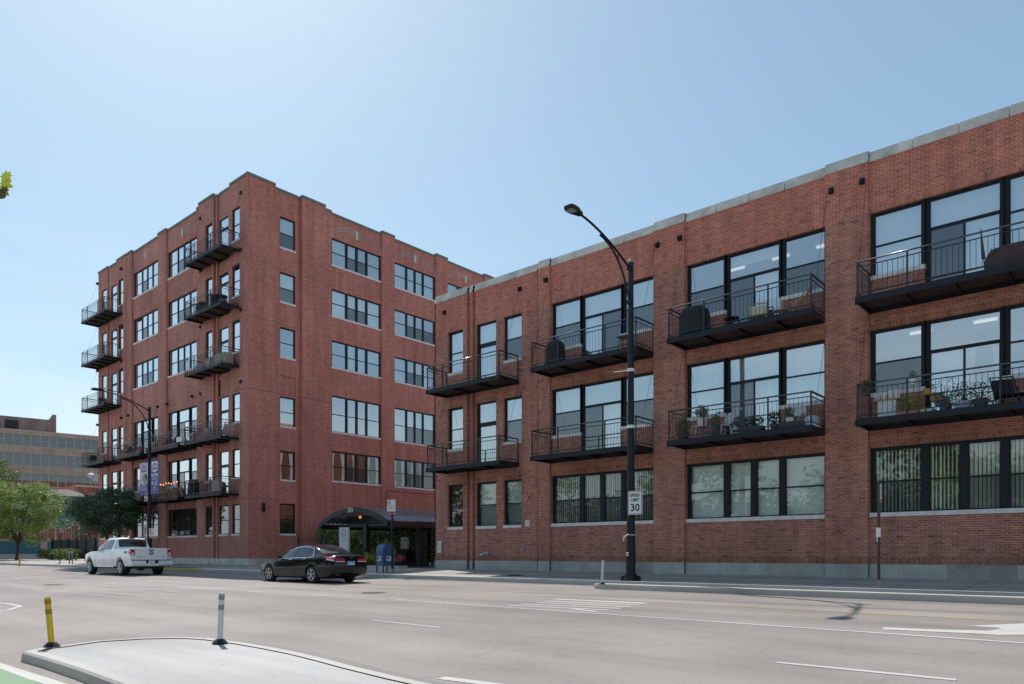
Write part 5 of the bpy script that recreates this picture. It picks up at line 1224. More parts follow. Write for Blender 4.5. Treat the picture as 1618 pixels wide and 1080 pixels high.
mb = MB(); mb.box(6.205, 6.215, -.16, .16, .63, .77); mb.build('number_plate', 'plate_white', pk, local=True)
mb = MB(); mb.box(3.86, 3.95, -.14, .14, 1.92, 1.965); mb.build('brake_lamp', 'lamp_red', pk, local=True); mb = MB(); mb.box(3.45, 3.55, -.02, .02, 1.96, 2.04); mb.build('roof_antenna', 'paint_white_gloss', pk, local=True)
mb = MB(); mb.box(.5, 6.0, -.55, .55, .34, .5); mb.bar((4.92, -.7, .4), (4.92, .7, .4), .07); mb.bar((4.92, -.12, .4), (4.92, .12, .4), .16, 12); mb.build('chassis', 'plastic_black', pk, local=True)

# ------------------------------------------------------------------ trees
def tree(name, label, base, h, cr, cz, rz_, nl, s, mt, seed, lean=(0, 0), trunk=.14, extra=(), group=None, ncl=46, tight=1):
    """tapered trunk and limbs, crown of leaf clumps set along the limbs. cr crown radius, cz crown centre height, rz_ half height"""
    rr = random.Random(seed); base = Vector(base); t = thing(name, label, 'tree', base, 0, group); mb = MB(); lf = MB()
    cc = base+Vector((lean[0], lean[1], cz)); fork = base+Vector((lean[0]*.2, lean[1]*.2, max(.6, (cz-rz_)*.85)))
    mb.tube([base-Vector((0, 0, .1)), base+Vector((.02, .02, .3)), fork], [trunk*1.35, trunk, trunk*.8], 8)
    ends = []
    for k in range(ncl):
        a = 2.399*k; u = 1-2*(k+.5)/ncl; q = math.sqrt(1-u*u); rad = rr.uniform(.5, 1.0)*(1.18 if k % 5 == 0 else 1)
        ends.append(cc+Vector((math.cos(a)*q*cr*rad, math.sin(a)*q*cr*rad, u*rz_*rad)))
    ends += [Vector(e) for e in extra]
    limbs = []
    for k in range(7):
        a = k*.9+rr.random()*.4; e = cc+Vector((math.cos(a)*cr*.45, math.sin(a)*cr*.45, rz_*rr.uniform(-.2, .45))); m = (fork+e)/2+Vector((0, 0, rz_*.12))
        mb.tube([fork, m, e], [trunk*.5, trunk*.34, trunk*.16], 6); limbs += [m, e]
    for e in ends:
        b = min(limbs, key=lambda v: (v-e).length); m = (b+e)/2+Vector((rr.uniform(-.1, .1), rr.uniform(-.1, .1), .08)); mb.tube([b, m, e], [trunk*.16, trunk*.09, trunk*.03], 4)
        cs = cr*rr.uniform(.15, .30)*tight
        leaves(lf, e, (cs*1.25, cs*1.25, cs*.8), int(nl/len(ends)*rr.uniform(.6, 1.4)), s, rr.randint(0, 9**6))
        if rr.random() < .6: leaves(lf, m, (cs, cs, cs*.7), int(nl/len(ends)*.35), s, rr.randint(0, 9**6))
    mb.build('trunk', 'bark', t); lf.build('crown', mt, t); return t
tree('street_tree', 'bright green sunlit street tree at the left edge', (-97, 25.8, -.8), 9, 4.5, 5.7, 3.7, 13000, .15, 'leaf_bright', 4, lean=(-.3, .6), trunk=.19, ncl=84, tight=.72)
tree('street_tree', 'dark shaded street tree behind the pickup truck', (-59.4, 21.6, -.86), 6, 2.9, 4.0, 1.75, 12000, .11, 'leaf_blue', 9, lean=(.4, 0), trunk=.10, ncl=66, tight=.75, extra=((-63.4, 20.8, 2.5), (-64.6, 20.6, 2.35), (-65.4, 20.4, 2.3), (-62.6, 21, 1.5)))
tree('street_tree', 'taller darker tree peeking in behind the left street tree', (-108, 25.5, -.8), 12, 3.6, 9.3, 3.2, 9000, .14, 'leaf_mid', 14, trunk=.2)
# near tree whose branch tip just enters the frame on the left
nt_ = thing('maple_tree', 'near maple branch with yellow-green leaves entering at the left edge', 'tree', (-9.2, -1.0, -1.28))
mb = MB(); mb.tube([(-9.2, -1.0, -1.3), (-9.15, -1.0, .8), (-9.1, -.9, 2.2)], [.17, .13, .1], 10); mb.tube([(-9.1, -.9, 2.2), (-8.2, -.2, 2.9), (-6.9, .7, 2.75), (-5.95, 1.2, 2.42), (-5.56, 1.37, 2.36)], [.07, .05, .025, .012, .004], 7)
mb.tube([(-9.1, -.9, 2.2), (-9.6, -1.6, 3.4), (-9.9, -2.4, 4.6)], [.08, .06, .03], 7); mb.build('trunk', 'bark', nt_)
mat('leaf_brown', (.10, .075, .06), .6)
lobe = [(0, -.5), (.10, -.35), (.42, -.42), (.33, -.2), (.62, .02), (.38, .10), (.42, .38), (.2, .27), (.0, .68), (-.2, .27), (-.42, .38), (-.38, .10), (-.62, .02), (-.33, -.2), (-.42, -.42), (-.10, -.35)]
mb = MB()
def maple(mb, c, s, ax, ay):
    ax = Vector(ax).normalized(); ay = Vector(ay); ay = (ay-ax*ay.dot(ax)).normalized()
    mb.poly([Vector(c)+ax*(x*s)+ay*(y*s) for x, y in lobe])
# leaves at the tip, in view
maple(mb, (-5.52, 1.41, 2.41), .075, (.5, .6, .9), (.75, .65, -.1)); maple(mb, (-5.53, 1.41, 2.36), .085, (.2, .2, .9), (.8, .65, -.35)); maple(mb, (-5.53, 1.40, 2.31), .075, (.4, .3, .8), (.8, .5, -.5))
rr = random.Random(8)
for _ in range(420):
    u = rr.random(); p = Vector((-9.1, -.9, 2.2)).lerp(Vector((-6.3, 1.0, 2.5)), u)+Vector((rr.gauss(0, .28), rr.gauss(0, .28), rr.gauss(.15, .3)))
    if -.242*p.x-.970*p.y+0 < .12+ .0: continue
    maple(mb, p, rr.uniform(.07, .12), (rr.uniform(-1, 1), rr.uniform(-1, 1), rr.uniform(-1, 1)), (rr.uniform(-1, 1), rr.uniform(-1, 1), rr.uniform(-1, 1)))
for _ in range(1500):
    p = Vector((-10.2+rr.gauss(0, .9), -3.0+rr.gauss(0, .9), 4.2+rr.gauss(0, .9)))
    maple(mb, p, rr.uniform(.09, .14), (rr.uniform(-1, 1), rr.uniform(-1, 1), rr.uniform(-1, 1)), (rr.uniform(-1, 1), rr.uniform(-1, 1), rr.uniform(-1, 1)))
mb.build('leaves', 'leaf_yellow', nt_)
mb = MB(); mb.prism([(-5.55+.05*math.cos(a), 1.385+.03*math.sin(a)) for a in [i*math.pi/5 for i in range(10)]], 2.285, 2.315); mb.build('dead_leaf', 'leaf_brown', nt_)
# woods and rooftops on the near side of the street: seen only as reflections in the ground-floor glass
mb = MB(); rr = random.Random(21)
for k in range(900):
    x = rr.uniform(-75, 32); hh = 7.5+2.6*math.sin(x*.35)+1.5*math.sin(x*.9+1); z = rr.uniform(1.2, 1)*0+rr.uniform(1.0, hh)
    leaves(mb, (x, rr.uniform(-17, -10), z), (1.5, 1.2, 1.1), 50, .30, 4000+k)
o = mb.build('far_side_greenery', 'leaf_mid'); struct(o, 'stuff')
mb = MB()
for x in range(-72, 34, 8): mb.bar((x, -13.5, -1.3), (x+.4, -13.4, 5), .16, 7, .09)
struct(mb.build('far_side_trunks', 'bark'), 'stuff')

# ------------------------------------------------------------------ background at far left
mat('teal', (.028, .16, .20), .6, noise=.1, scale=1.5); mat('roof_pale', (.78, .72, .64), .7); mat('roof_grey', (.42, .42, .42), .7); mat('trim_pink', (.50, .38, .33), .8); mat('mesh_dark', (.045, .048, .055), .8); mat('white_wall', (.46, .47, .48), .8)
tl = thing('teal_building', 'low teal building with pale barrel roofs at far left', 'building', (-115, 34, -.75)); X = -115
mb = MB(); mb.box(X-14, X, 16, 38.4, 4.1, 8.1); mb.build('upper_wall', 'teal', tl)
mb = MB(); mb.box(X-14, X, 16, 33.4, -.1, 1.65); mb.box(X-14, X, 34.2, 38.4, -.1, 1.65); mb.build('lower_wall', 'teal', tl)
mb = MB(); mb.box(X-14, X+.03, 16, 33.4, -.75, -.1); mb.build('plinth', 'white_wall', tl)
mb = MB(); mb.box(X-14, X+.05, 33.4, 34.2, -.75, 1.65); mb.box(X-1, X+.04, 16, 38.4, 3.9, 4.1); mb.box(X-1, X+.04, 16, 38.4, 1.65, 1.8)
for y in (20, 24, 28.3, 32.4, 35.2, 38.2): mb.box(X-1, X+.04, y-.12, y+.12, 1.8, 3.9)
mb.build('trim', 'trim_pink', tl)
ys_ = [16, 20, 24, 28.3, 32.4, 35.2, 38.2]
for a, b in zip(ys_, ys_[1:]):
    mb = MB(); mb.box(X-.2, X-.06, a+.12, b-.12, 1.8, 3.9); w_ = mb.build('window', 'glass_far', tl)
    m2 = MB(); n = max(2, int((b-a)/.8))
    for i in range(1, n): y = a+(b-a)*i/n; m2.box(X-.06, X-.01, y-.03, y+.03, 1.8, 3.9)
    m2.box(X-.06, X-.01, a+.12, b-.12, 2.9, 2.95); m2.build('mullion', 'white_wall', w_)
mb = MB(); mb.box(X-3.5, X-3.3, 16, 38.3, 1.6, 4.0); mb.build('interior', 'room_wall', tl)
def barrel(mb, y0, y1, z, rise, x0, x1):
    n = 14; p = [(y0+(y1-y0)*i/n, z+rise*(1-(2*i/n-1)**2)) for i in range(n+1)]
    for (a, b), (c, d) in zip(p, p[1:]): mb.quad((x0, a, b), (x1, a, b), (x1, c, d), (x0, c, d))
    for x in (x0, x1): mb.poly([(x, a, b) for a, b in p]+[(x, y1, z-.25), (x, y0, z-.25)])
mb = MB(); barrel(mb, 33.4, 38.9, 8.3, .65, X-12, X+.4); mb.build('roof', 'roof_pale', tl); mb = MB(); barrel(mb, 31.5, 41, 8.6, 1.5, X-30, X-16); mb.build('roof', 'roof_grey', tl)
mb = MB(); barrel(mb, 22, 33.2, 8.3, .9, X-12, X+.4); mb.build('roof', 'roof_grey', tl)
rb = thing('brick_annex', 'red brick annex between the teal building and the tower', 'building', (-118, 46, -.75))
mb = MB(); mb.box(-135, -117.6, 38.6, 62, -.75, 9.9); mb.build('wall', 'brick_red', rb)
mb = MB(); mb.box(-117.6, -117.55, 40, 41.6, 1.8, 3.7); mb.build('window', 'glass_far', rb); mb = MB(); mb.box(-117.6, -117.5, 38.6, 62, 9.7, 9.95); mb.build('coping', 'trim_pink', rb)
t = thing('satellite_dish', 'pale satellite dish on the roof left of the tower', 'satellite dish', (-116.5, 40.3, 9.9))
mb = MB(); mb.smooth = True; mb.lathe([(.05, 0), (.3, .05), (.5, .16), (.52, .2)], (0, 0, 0), 18); o = mb.build('dish', 'white_wall', t, local=True); o.rotation_euler = (R_(20), R_(62), 0); o.location = (0, 0, 1.3)
mb = MB(); mb.bar((0, 0, 0), (0, 0, 1.4), .06); mb.build('mast', 'sign_grey', t, local=True)
t = thing('rooftop_unit', 'grey rooftop equipment on a frame beside the satellite dish', 'rooftop equipment', (-117.6, 42.5, 9.9))
for y, z, c in ((-.9, 1.1, 0), (.6, 1.5, 1), (1.9, 1.4, 0)): mb = MB(); mb.box(-.4, .5, y-.55, y+.55, z-.4, z+.6); mb.build('housing', 'white_wall', t, local=True)
mb = MB()
for y in (-1.2, 0, 1.2, 2.4): mb.bar((0, y, 0), (0, y, 1.2), .05, 4)
mb.bar((0, -1.4, 1.0), (0, 2.5, 1.0), .05, 4); mb.build('frame', 'sign_grey', t, local=True)
# factory
fdir = Vector((.2, .98, 0)).normalized(); ang = math.atan2(fdir.y, fdir.x)
fb = thing('factory_building', 'far tan brick factory with long bands of windows', 'building', (-177, 51, -1.15), ang)
def lv(z): return z+.75
mb = MB(); s0, s1 = -34, 62
for a, b in ((-.0, 15.35), (17.85, 19.55), (22.05, 23.65)): mb.box(s0, s1, -.0, .5, a, b) 
mb.box(s0, s1, 0, .5, 25.95, 26.7); mb.box(s0, s1, 12, 12.3, 0, 26); mb.box(s0, s0+.3, 0, 12, 0, 26); mb.box(s1-.3, s1, 0, 12, 0, 26); mb.build('wall', 'brick_tan', fb, local=True)
mb = MB(); mb.box(s0, s1, -.06, .5, 26.7, 26.95)
for z in (15.35, 19.55, 23.65): mb.box(s0, s1, -.05, .45, z-.12, z)
mb.build('sill_band', 'trim_pink', fb, local=True)
for z0, z1 in ((15.35, 17.85), (19.55, 22.05), (23.65, 25.95)):
    mb = MB(); mb.box(s0, s1, .22, .24, z0, z1); f = mb.build('window_band', 'glass_far', fb, local=True)
    m2 = MB(); x = s0
    while x < s1: m2.box(x-.07, x+.07, .08, .22, z0, z1); x += 1.56
    m2.box(s0, s1, .1, .21, z0+1.15, z0+1.22); m2.build('mullion', 'trim_pink', f, local=True)
    m2 = MB(); x = s0+3
    while x < s1: m2.lathe([(.35, z0-.5), (.35, z1-1.2), (1.3, z1-.05), (1.3, z1)], (x, 1.9, 0), 10); x += 7.8
    m2.build('column', 'room_ceiling', f, local=True); m2 = MB(); m2.box(s0, s1, .5, 11.9, z1, z1+.2); m2.box(s0, s1, 5, 5.1, z0-2, z1); m2.build('ceiling', 'room_wall', f, local=True)
mb = MB(); mb.box(-34, 3.5, 3, 12, 26, 30.0); mb.box(2.8, 3.5, 2.9, 12, 30.0, 31.2); mb.build('penthouse', 'brick_dim', fb, local=True)
mb = MB(); mb.bar((-13, 3, 29.5), (-13, 3, 32.2), .15); mb.build('vent_pipe', 'sign_grey', fb, local=True)
for x in (-24, -4.5): mb = MB(); mb.box(x-1.2, x+1.2, 2.9, 3.0, 27, 29.2); mb.build('window', 'black', fb, local=True)
# fence, hedge
t = thing('screened_fence', 'dark screened fence between the hedge and the tower', 'fence', (-83, 29, -.75)); mb = MB(); mb.box(-95.6, -69.6, 28.98, 29.02, -.6, 1.5); mb.build('screen_panel', 'mesh_dark', t)
for i in range(11): x = -95.6+2.6*i; mb = MB(); mb.box(x-.09, x+.09, 28.85, 28.97, -.75, 1.65+(.25 if i in (4, 6) else 0)); mb.build('post', 'black', t)
for x in (-85.2, -80.0): mb = MB(); mb.lathe([(.1, 1.9), (.2, 2.0), (.16, 2.15), (.05, 2.2)], (x, 28.9, 0), 10); mb.build('finial', 'white_wall', t)
hd = thing('hedge', 'clipped green hedge in front of the screened fence', 'hedge', (-89.3, 27.6, -.75)); mb = MB(); rr = random.Random(31)
for k in range(110): leaves(mb, (rr.uniform(-93.6, -85.0), rr.uniform(27.0, 28.2), rr.uniform(-.5, .33)), (.55, .4, .28), 60, .09, 7000+k)
mb.build('foliage', 'leaf_mid', hd)

# ------------------------------------------------------------------ balcony furniture
mat('cover_black', (.012, .013, .015), .7, noise=.3, scale=6, bump=.4); mat('cover_brown', (.10, .055, .045), .85, noise=.25, scale=7, bump=.5); mat('cover_beige', (.42, .36, .29), .85, noise=.15, scale=6, bump=.4); mat('cover_grey', (.30, .31, .33), .85, noise=.15, scale=6)
mat('canvas_stripe', (.70, .55, .38), .85, noise=.12, scale=4); mat('plastic_white', (.70, .72, .74), .45); mat('metal_grey', (.33, .34, .36), .4, metal=.4); mat('pot_white', (.72, .72, .70), .5); mat('pot_dark', (.05, .055, .06), .6); mat('pot_pink', (.55, .22, .18), .6); mat('orange', (.75, .33, .02), .6); mat('yellow', (.75, .6, .08), .6); mat('wood', (.40, .27, .15), .7, noise=.2, scale=6); mat('plastic_red', (.45, .06, .06), .5); mat('chair_pink', (.45, .22, .22), .6); mat('pale_blue', (.35, .45, .5), .5)
def cover(name, label, cat, loc, w_, d_, h, mt, seed=0, lid=.7, rot=0):
    t = thing(name, label, cat, loc, rot); mb = MB(); mb.smooth = True; rr = random.Random(seed); n = 20
    lv_ = [(1.04, .06), (1.0, .3), (.97, .6), (.98, lid), (.86, .88), (.55, .98), (.1, 1.0)]; a0 = len(mb.v)
    for k, u in lv_:
        for i in range(n):
            a = 2*math.pi*i/n; c, q = math.cos(a), math.sin(a); e = abs(c)**.5*(1 if c > 0 else -1), abs(q)**.5*(1 if q > 0 else -1); j = 1+rr.uniform(-.03, .03)
            mb.v.append((e[0]*w_/2*k*j, e[1]*d_/2*k*j, h*u))
    for r in range(len(lv_)-1):
        for i in range(n): q = (i+1) % n; mb.f.append((a0+r*n+i, a0+r*n+q, a0+(r+1)*n+q, a0+(r+1)*n+i)); mb.m.append(0)
    mb.f.append(tuple(a0+(len(lv_)-1)*n+i for i in range(n))); mb.m.append(0)
    mb.build('fabric_cover', mt, t, local=True)
    m2 = MB()
    for sx_ in (-1, 1):
        for sy_ in (-1, 1): m2.bar((sx_*w_*.38, sy_*d_*.36, 0), (sx_*w_*.38, sy_*d_*.36, h*.1), .03)
    m2.build('feet', 'black', t, local=True); return t
def seatlegs(t, w_, d_, h, mt, r=.014, splay=.02):
    for sx_ in (-1, 1):
        for sy_ in (-1, 1): mb = MB(); mb.bar((sx_*(w_/2+splay), sy_*(d_/2+splay), 0), (sx_*w_/2*.92, sy_*d_/2*.92, h), r, 5); mb.build('leg', mt, t, local=True)
def sling(name, label, loc, rot, mt, fr='wood', group=None):
    t = thing(name, label, 'deck chair', loc, rot, group); mb = MB(); mb.smooth = True
    def f(u, v):
        y = .38-.95*v; z = .28-.10*math.sin(v*3.14*.55)+max(0, v-.42)**1.0*1.15; return ((u-.5)*.5, y*.8, z)
    mb.grid(f, 8, 14); mb.build('sling', mt, t, local=True)
    for s_ in (-1, 1): mb = MB(); mb.bar((s_*.28, .35, .30), (s_*.28, -.48, .02), .018, 6); mb.bar((s_*.28, .3, .02), (s_*.28, -.50, .92), .018, 6); mb.build('side_frame', fr, t, local=True)
    mb = MB(); mb.bar((-.28, -.48, .92), (.28, -.48, .92), .018); mb.bar((-.28, .33, .3), (.28, .33, .3), .018); mb.build('crossbar', fr, t, local=True); return t
def roundchair(name, label, loc, rot, mt, group=None):
    t = thing(name, label, 'chair', loc, rot, group); mb = MB(); mb.prism([(.24*math.cos(a), .24*math.sin(a)) for a in [i*math.pi/8 for i in range(16)]], .42, .45); mb.build('seat', mt, t, local=True)
    mb = MB(); n = 9
    mb.tube([(-.27*math.cos(a), .22+.05*math.sin(a), .62+.28*math.sin(a)) for a in [-.5+(math.pi+1)*i/16 for i in range(17)]], .022, 6)
    for i in range(n): a = .15+(math.pi-.3)*i/(n-1); mb.bar((0, .2, .47), (-.26*math.cos(a), .25, .62+.27*math.sin(a)), .028, 5)
    mb.build('back', mt, t, local=True); seatlegs(t, .36, .36, .43, mt, .02); return t
def table(name, label, loc, w_, d_, h, mt, rnd_=True, lt='steel_black', rot=0, cat='table'):
    t = thing(name, label, cat, loc, rot); mb = MB()
    if rnd_: mb.lathe([(w_/2, h-.03), (w_/2, h)], (0, 0, 0), 24)
    else: mb.box(-w_/2, w_/2, -d_/2, d_/2, h-.03, h)
    mb.build('top', mt, t, local=True); seatlegs(t, w_*.6, (w_ if rnd_ else d_)*.6, h-.03, lt, .016, .05); return t
def potplant(label, loc, pr, ph, mt, leaf, r, n, s, seed, long_=False, cat='potted plant'):
    t = thing('potted_plant', label, cat, loc); mb = MB()
    if long_: mb.prism([(-pr*1.6, -pr*.7), (pr*1.6, -pr*.7), (pr*1.75, pr*.7), (-pr*1.75, pr*.7)], 0, ph)
    else: mb.lathe([(pr*.75, 0), (pr, ph), (pr*.88, ph), (pr*.86, ph*.93)], (0, 0, 0), 14)
    mb.build('pot', mt, t, local=True); m2 = MB(); rr = random.Random(seed)
    for k in range(6): a = rr.random()*6.3; m2.bar((0, 0, ph*.8), (math.cos(a)*r*.55, math.sin(a)*r*.4, ph+r*rr.uniform(.5, 1.5)), .006, 4)
    m2.build('stem', 'bark', t, local=True); m2 = MB(); leaves(m2, (0, 0, ph+r*.85), (r*(1.7 if long_ else 1), r*.9, r*1.05), n, s, seed+1); m2.build('foliage', leaf, t, local=True); return t
YB_ = YF-.75; F2, F3 = 4.0, 7.65
cover('covered_grill', 'black covered grill on the top balcony behind the lamp pole', 'grill', (-18.35, 23.75, F3), .75, .6, 1.02, 'cover_black', 1)
cover('covered_grill', 'black covered grill at the left end of the balcony with deck chairs', 'grill', (-12.15, 23.75, F3), 1.05, .65, 1.05, 'cover_black', 2)
table('folding_table', 'small grey folding table on the top balcony right of the lamp pole', (-15.1, 23.9, F3), .62, .5, .62, 'metal_grey', False)
sling('deck_chair', 'striped canvas deck chair in the middle of its balcony', (-9.95, 23.95, F3-.05), R_(200), 'canvas_stripe', group='striped deck chairs'); sling('deck_chair', 'striped canvas deck chair near the right railing end', (-8.75, 23.95, F3-.05), R_(110), 'canvas_stripe', group='striped deck chairs')
mb = MB(); t = thing('side_table', 'small low side table with a white lantern between the deck chairs', 'table', (-9.3, 24.1, F3)); mb.lathe([(.16, .36), (.16, .39)], (0, 0, 0), 14); mb.build('top', 'metal_grey', t, local=True); seatlegs(t, .2, .2, .36, 'metal_grey', .012)
mb = MB(); mb.lathe([(.09, .39), (.11, .45), (.11, .72), (.06, .78)], (-9.3, 24.1, F3), 10); tag(mb.build('lantern', 'plastic_white', org=(-9.3, 24.1, F3+.39)), 'white lantern standing on the low side table', 'lantern')
table('bistro_table', 'dark low bistro table by the screened balcony door', (-10.9, 24.0, F3), .5, .5, .45, 'steel_black')
roundchair('garden_chair', 'white shell-back chair near the right end of the planted balcony', (-8.75, 24.05, F2), R_(0), 'plastic_white', 'white shell-back chairs'); roundchair('garden_chair', 'white shell-back chair beside the side table at the left of the planted balcony', (-11.25, 24.1, F2), R_(-35), 'plastic_white', 'white shell-back chairs')
table('side_table', 'white crate table among the plants at the balcony left end', (-12.0, 24.0, F2), .55, .45, .5, 'plastic_white', False, 'plastic_white')
potplant('tall grassy plant in a white pot on the crate table', (-12.0, 24.0, F2+.5), .19, .28, 'pot_white', 'leaf_mid', .26, 260, .05, 1); potplant('bushy green plant at the far left corner of the balcony', (-12.55, 23.65, F2), .22, .25, 'pot_dark', 'leaf_mid', .3, 320, .05, 2)
potplant('green plant in front of the left white chair', (-11.3, 23.62, F2), .15, .42, 'pot_dark', 'leaf_mid', .2, 200, .04, 3); potplant('long dark planter with low greenery before the glass doors', (-9.95, 23.6, F2), .2, .2, 'pot_dark', 'leaf_dark', .2, 320, .045, 4, True)
potplant('small leafy sapling in a low dark pot before the glass doors', (-9.25, 23.6, F2), .14, .2, 'pot_dark', 'leaf_dark', .24, 170, .05, 5); potplant('spiky plant in front of the right white chair', (-8.75, 23.62, F2), .13, .35, 'pot_white', 'leaf_mid', .2, 150, .045, 6)
cover('storage_bin', 'round white bin in the right corner of the planted balcony', 'bin', (-8.2, 24.05, F2), .42, .42, .42, 'plastic_white', 3, .8)
mb = MB(); mb.box(-9.05, -8.35, 23.5, 23.75, F2, F2+.22); tag(mb.build('storage_box', 'pot_dark', org=(-8.7, 23.6, F2)), 'dark storage box under the spiky plant', 'box')
# balcony C3 and C2
cover('covered_sofa', 'brown covered furniture on the top right balcony', 'covered furniture', (-2.55, 23.95, F3), 1.9, .8, .72, 'cover_brown', 4, .6)
t = thing('closed_parasol', 'thin closed parasol leaning on the top right balcony', 'parasol', (-3.45, 23.8, F3)); mb = MB(); mb.bar((0, 0, 0), (-.12, .1, 1.35), .015); mb.build('pole', 'steel_black', t, local=True); mb = MB(); mb.bar((-.05, .04, .5), (-.12, .1, 1.3), .05, 8, .015); mb.build('canopy', 'cover_brown', t, local=True)
t = thing('potting_shelf', 'white potting shelf with pots at the left of the lower right balcony', 'shelf', (-5.95, 24.0, F2)); mb = MB(); mb.box(-.25, .25, -.16, .16, .0, .56); mb.build('cabinet', 'plastic_white', t, local=True); mb = MB(); mb.box(-.42, .38, -.2, .2, .56, .60); mb.build('shelf_top', 'wood', t, local=True)
for i, (x, h_) in enumerate(((-.3, .2), (-.12, .22), (.08, .26), (.24, .26))): mb = MB(); mb.lathe([(.07, 0), (.085, h_), (.05, h_+.02)], (-5.95+x, 24.0, F2+.6), 10); tag(mb.build('jar', 'pot_white', org=(-5.95+x, 24.0, F2+.6)), 'white jar on the potting shelf, number counted from its left' if False else ['leftmost white jar on the potting shelf', 'second white jar from the left on the potting shelf', 'third white jar from the left on the potting shelf', 'rightmost white jar on the potting shelf'][i], 'jar', 'white jars on the potting shelf')
potplant('plant with yellow flowers in a pink pot on the lower right balcony', (-5.35, 23.65, F2), .17, .16, 'pot_pink', 'leaf_yellow', .23, 260, .045, 11, True); potplant('trailing plant on the railing corner of the lower right balcony', (-6.4, 23.45, F2+.72), .13, .2, 'pot_dark', 'leaf_mid', .14, 140, .04, 12)
potplant('straggly plant in a pale blue tub before the glass door', (-3.95, 23.75, F2), .24, .24, 'pale_blue', 'leaf_dark', .3, 140, .04, 13); potplant('thin brown plant climbing by the door frame', (-4.45, 24.1, F2), .16, .3, 'pot_dark', 'leaf_mid', .42, 150, .045, 14); potplant('dark planter with sparse stems right of the pale tub', (-3.55, 23.7, F2), .2, .25, 'pot_dark', 'leaf_dark', .28, 120, .04, 15)
potplant('small plant hanging in front of the dark sash', (-5.3, 24.0, F2+.95), .1, .18, 'pot_white', 'leaf_mid', .12, 90, .035, 16)
for i, (x, mt, lb) in enumerate(((-4.95, 'yellow', 'yellow flowerpot on the lower right balcony floor'), (-4.78, 'pot_white', 'small white pot beside the yellow flowerpot'), (-4.45, 'banner_blue', 'small blue watering cup by the railing post'))): mb = MB(); mb.lathe([(.06, 0), (.085, .14), (.07, .14)], (x, 23.62, F2), 12); tag(mb.build('flowerpot', mt, org=(x, 23.62, F2)), lb, 'flowerpot')
t = thing('wall_planter', 'orange topped wooden box standing against the brick sill wall', 'planter', (-4.85, 24.35, F2)); mb = MB(); mb.box(-.05, .3, -.1, .1, .45, .62); mb.build('box', 'wood', t, local=True); mb = MB(); mb.box(-.22, -.05, -.08, .08, .70, .84); mb.build('orange_pot', 'orange', t, local=True); mb = MB(); mb.box(-.25, .3, -.1, .1, .66, .69); mb.bar((-.2, 0, 0), (-.2, 0, .66), .02); mb.bar((.25, 0, 0), (.25, 0, .66), .02); mb.build('stand', 'wood', t, local=True)
sling('folding_chair', 'black folding chair standing left on the lower right balcony', (-3.0, 24.0, F2), R_(200), 'cover_black', 'steel_black', 'black folding chairs'); sling('folding_chair', 'black folding chair folded toward the right railing post', (-2.45, 23.9, F2), R_(120), 'cover_black', 'metal_grey', 'black folding chairs')
table('wooden_table', 'dark table with pale wooden legs at the right end of the lower right balcony', (-2.0, 24.0, F2), .8, .5, .62, 'cover_black', False, 'wood')
# tower balconies
YT = YF-.75; Z = {r: rows[r][2] for r in range(6)}
table('bistro_table', 'round dark bistro table on the fifth-floor tower balcony', (-46.2, YT, Z[4]), .8, .8, .75, 'steel_black'); cover('covered_grill', 'black covered grill at the left end of the fifth-floor tower balcony', 'grill', (-48.9, YT, Z[4]), .9, .6, .95, 'cover_black', 6)
sling('folding_chair', 'dark chair left of the round bistro table', (-47.0, YT, Z[4]), R_(60), 'cover_black', 'steel_black'); potplant('green plant beside the covered grill on the tower balcony', (-48.0, YT-.2, Z[4]), .15, .2, 'pot_dark', 'leaf_mid', .25, 160, .05, 21); potplant('low dark plant at the right end of the tower balcony', (-45.4, YT-.2, Z[4]), .2, .15, 'pot_dark', 'leaf_dark', .18, 160, .05, 22)
cover('covered_sofa', 'wide beige covered sofa on the fourth-floor tower balcony', 'covered furniture', (-45.9, YT, Z[3]), 1.5, .8, .85, 'cover_beige', 7, .8); cover('covered_sofa', 'beige covered armchair left of the beige sofa', 'covered furniture', (-47.3, YT, Z[3]), 1.0, .8, .8, 'cover_beige', 8, .7); cover('covered_table', 'low grey covered table on the fourth-floor tower balcony', 'covered furniture', (-48.6, YT-.1, Z[3]), 1.1, .7, .55, 'cover_grey', 9, .6)
sling('lounge_chair', 'pale lounge chair at the right end of the third-floor balcony', (-45.9, YT, Z[2]), R_(100), 'plastic_white', 'metal_grey', 'pale lounge chairs'); sling('lounge_chair', 'pale lounge chair in the middle of the third-floor balcony', (-48.2, YT, Z[2]), R_(100), 'plastic_white', 'metal_grey', 'pale lounge chairs')
t = thing('window_box', 'white window box hooked over the railing between two third-floor balconies', 'window box', (-50.75, YF-1.3, Z[2]+.05)); mb = MB(); mb.box(-.45, .4, -.15, .15, .08, .42); mb.build('trough', 'plastic_white', t, local=True); mb = MB(); mb.bar((-.3, .15, .4), (-.3, .2, .55), .01); mb.bar((.25, .15, .4), (.25, .2, .55), .01); mb.build('hook', 'metal_grey', t, local=True)
for i, x in enumerate((-53.3, -54.3)): roundchair('balcony_chair', ['dark round-back chair right on the third-floor middle balcony', 'dark round-back chair left on the third-floor middle balcony'][i], (x, YT, Z[2]), R_(20*i), 'steel_black')
for i, x in enumerate((-60.4, -61.3)): roundchair('balcony_chair', ['dark round-back chair right on the third-floor left balcony', 'dark round-back chair left on the third-floor left balcony'][i], (x, YT, Z[2]), R_(15*i), 'steel_black')
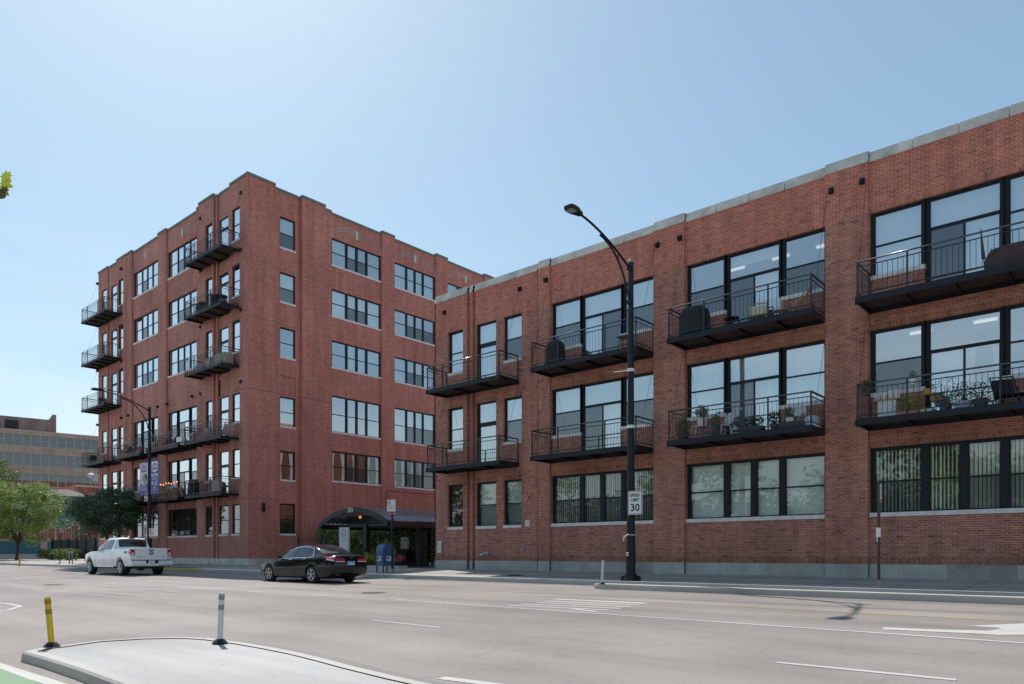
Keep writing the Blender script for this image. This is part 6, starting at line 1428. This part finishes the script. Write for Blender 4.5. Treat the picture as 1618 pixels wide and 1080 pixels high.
sling('folding_chair', 'dark reclining chair on the fourth-floor far left balcony', (-66.6, YT, Z[3]), R_(250), 'cover_black', 'steel_black'); cover('covered_grill', 'small covered grill on the far left third-floor balcony', 'grill', (-68.6, YT, Z[2]), .7, .55, .9, 'cover_black', 12)
cover('covered_grill', 'tall black covered grill between two second-floor balconies', 'grill', (-50.0+.45, YF-1.0, Z[1]), .75, .6, 1.15, 'cover_black', 13)
table('patio_table', 'pinkish patio table on the second-floor tower balcony', (-47.9, YT, Z[1]), 1.0, .7, .7, 'chair_pink', False, 'chair_pink')
for i, x in enumerate((-48.7, -47.2, -46.7)): roundchair('patio_chair', ['pinkish patio chair left of the patio table', 'pinkish patio chair right of the patio table', 'pinkish patio chair nearest the privacy screen'][i], (x, YT, Z[1]), R_(30*i-30), 'chair_pink', 'pinkish patio chairs')
t = thing('privacy_screen', 'brown slatted privacy screen tied to the railing end', 'privacy screen', (-45.85, YF-1.3, Z[1])); mb = MB(); mb.box(-.78, .78, -.02, .0, .12, .86); mb.build('panel', 'cover_beige', t, local=True)
for x in (-.8, .5): mb = MB(); mb.bar((x, -.03, 0), (x, -.03, .95), .03); mb.build('post', 'wood', t, local=True)
for i, x in enumerate((-52.6, -53.6, -54.8)): roundchair('balcony_chair', ['wooden chair right on the string-lit balcony', 'wooden chair in the middle of the string-lit balcony', 'wooden chair left on the string-lit balcony'][i], (x, YT, Z[1]), R_(25*i), 'wood', 'wooden chairs on the string-lit balcony')
t = thing('string_lights', 'string of small warm lamps along a second-floor railing', 'string lights', (-53.5, YF-1.42, Z[1]+1.05)); mb = MB(); pr = None
for i in range(12):
    p = Vector((-2.4+.43*i, 0, .03+.05*math.sin(i*1.9)))
    if pr is not None: mb.bar(pr, p, .008, 4)
    pr = p
mb.build('cable', 'black', t, local=True)
for i in range(0, 12): mb = MB(); p = (-2.4+.43*i, 0, -.03+.05*math.sin(i*1.9)); mb.lathe([(.015, p[2]+.05), (.045, p[2]), (.03, p[2]-.05)], (p[0], 0, 0), 8); mb.build('bulb', 'bulb_warm', t, local=True)
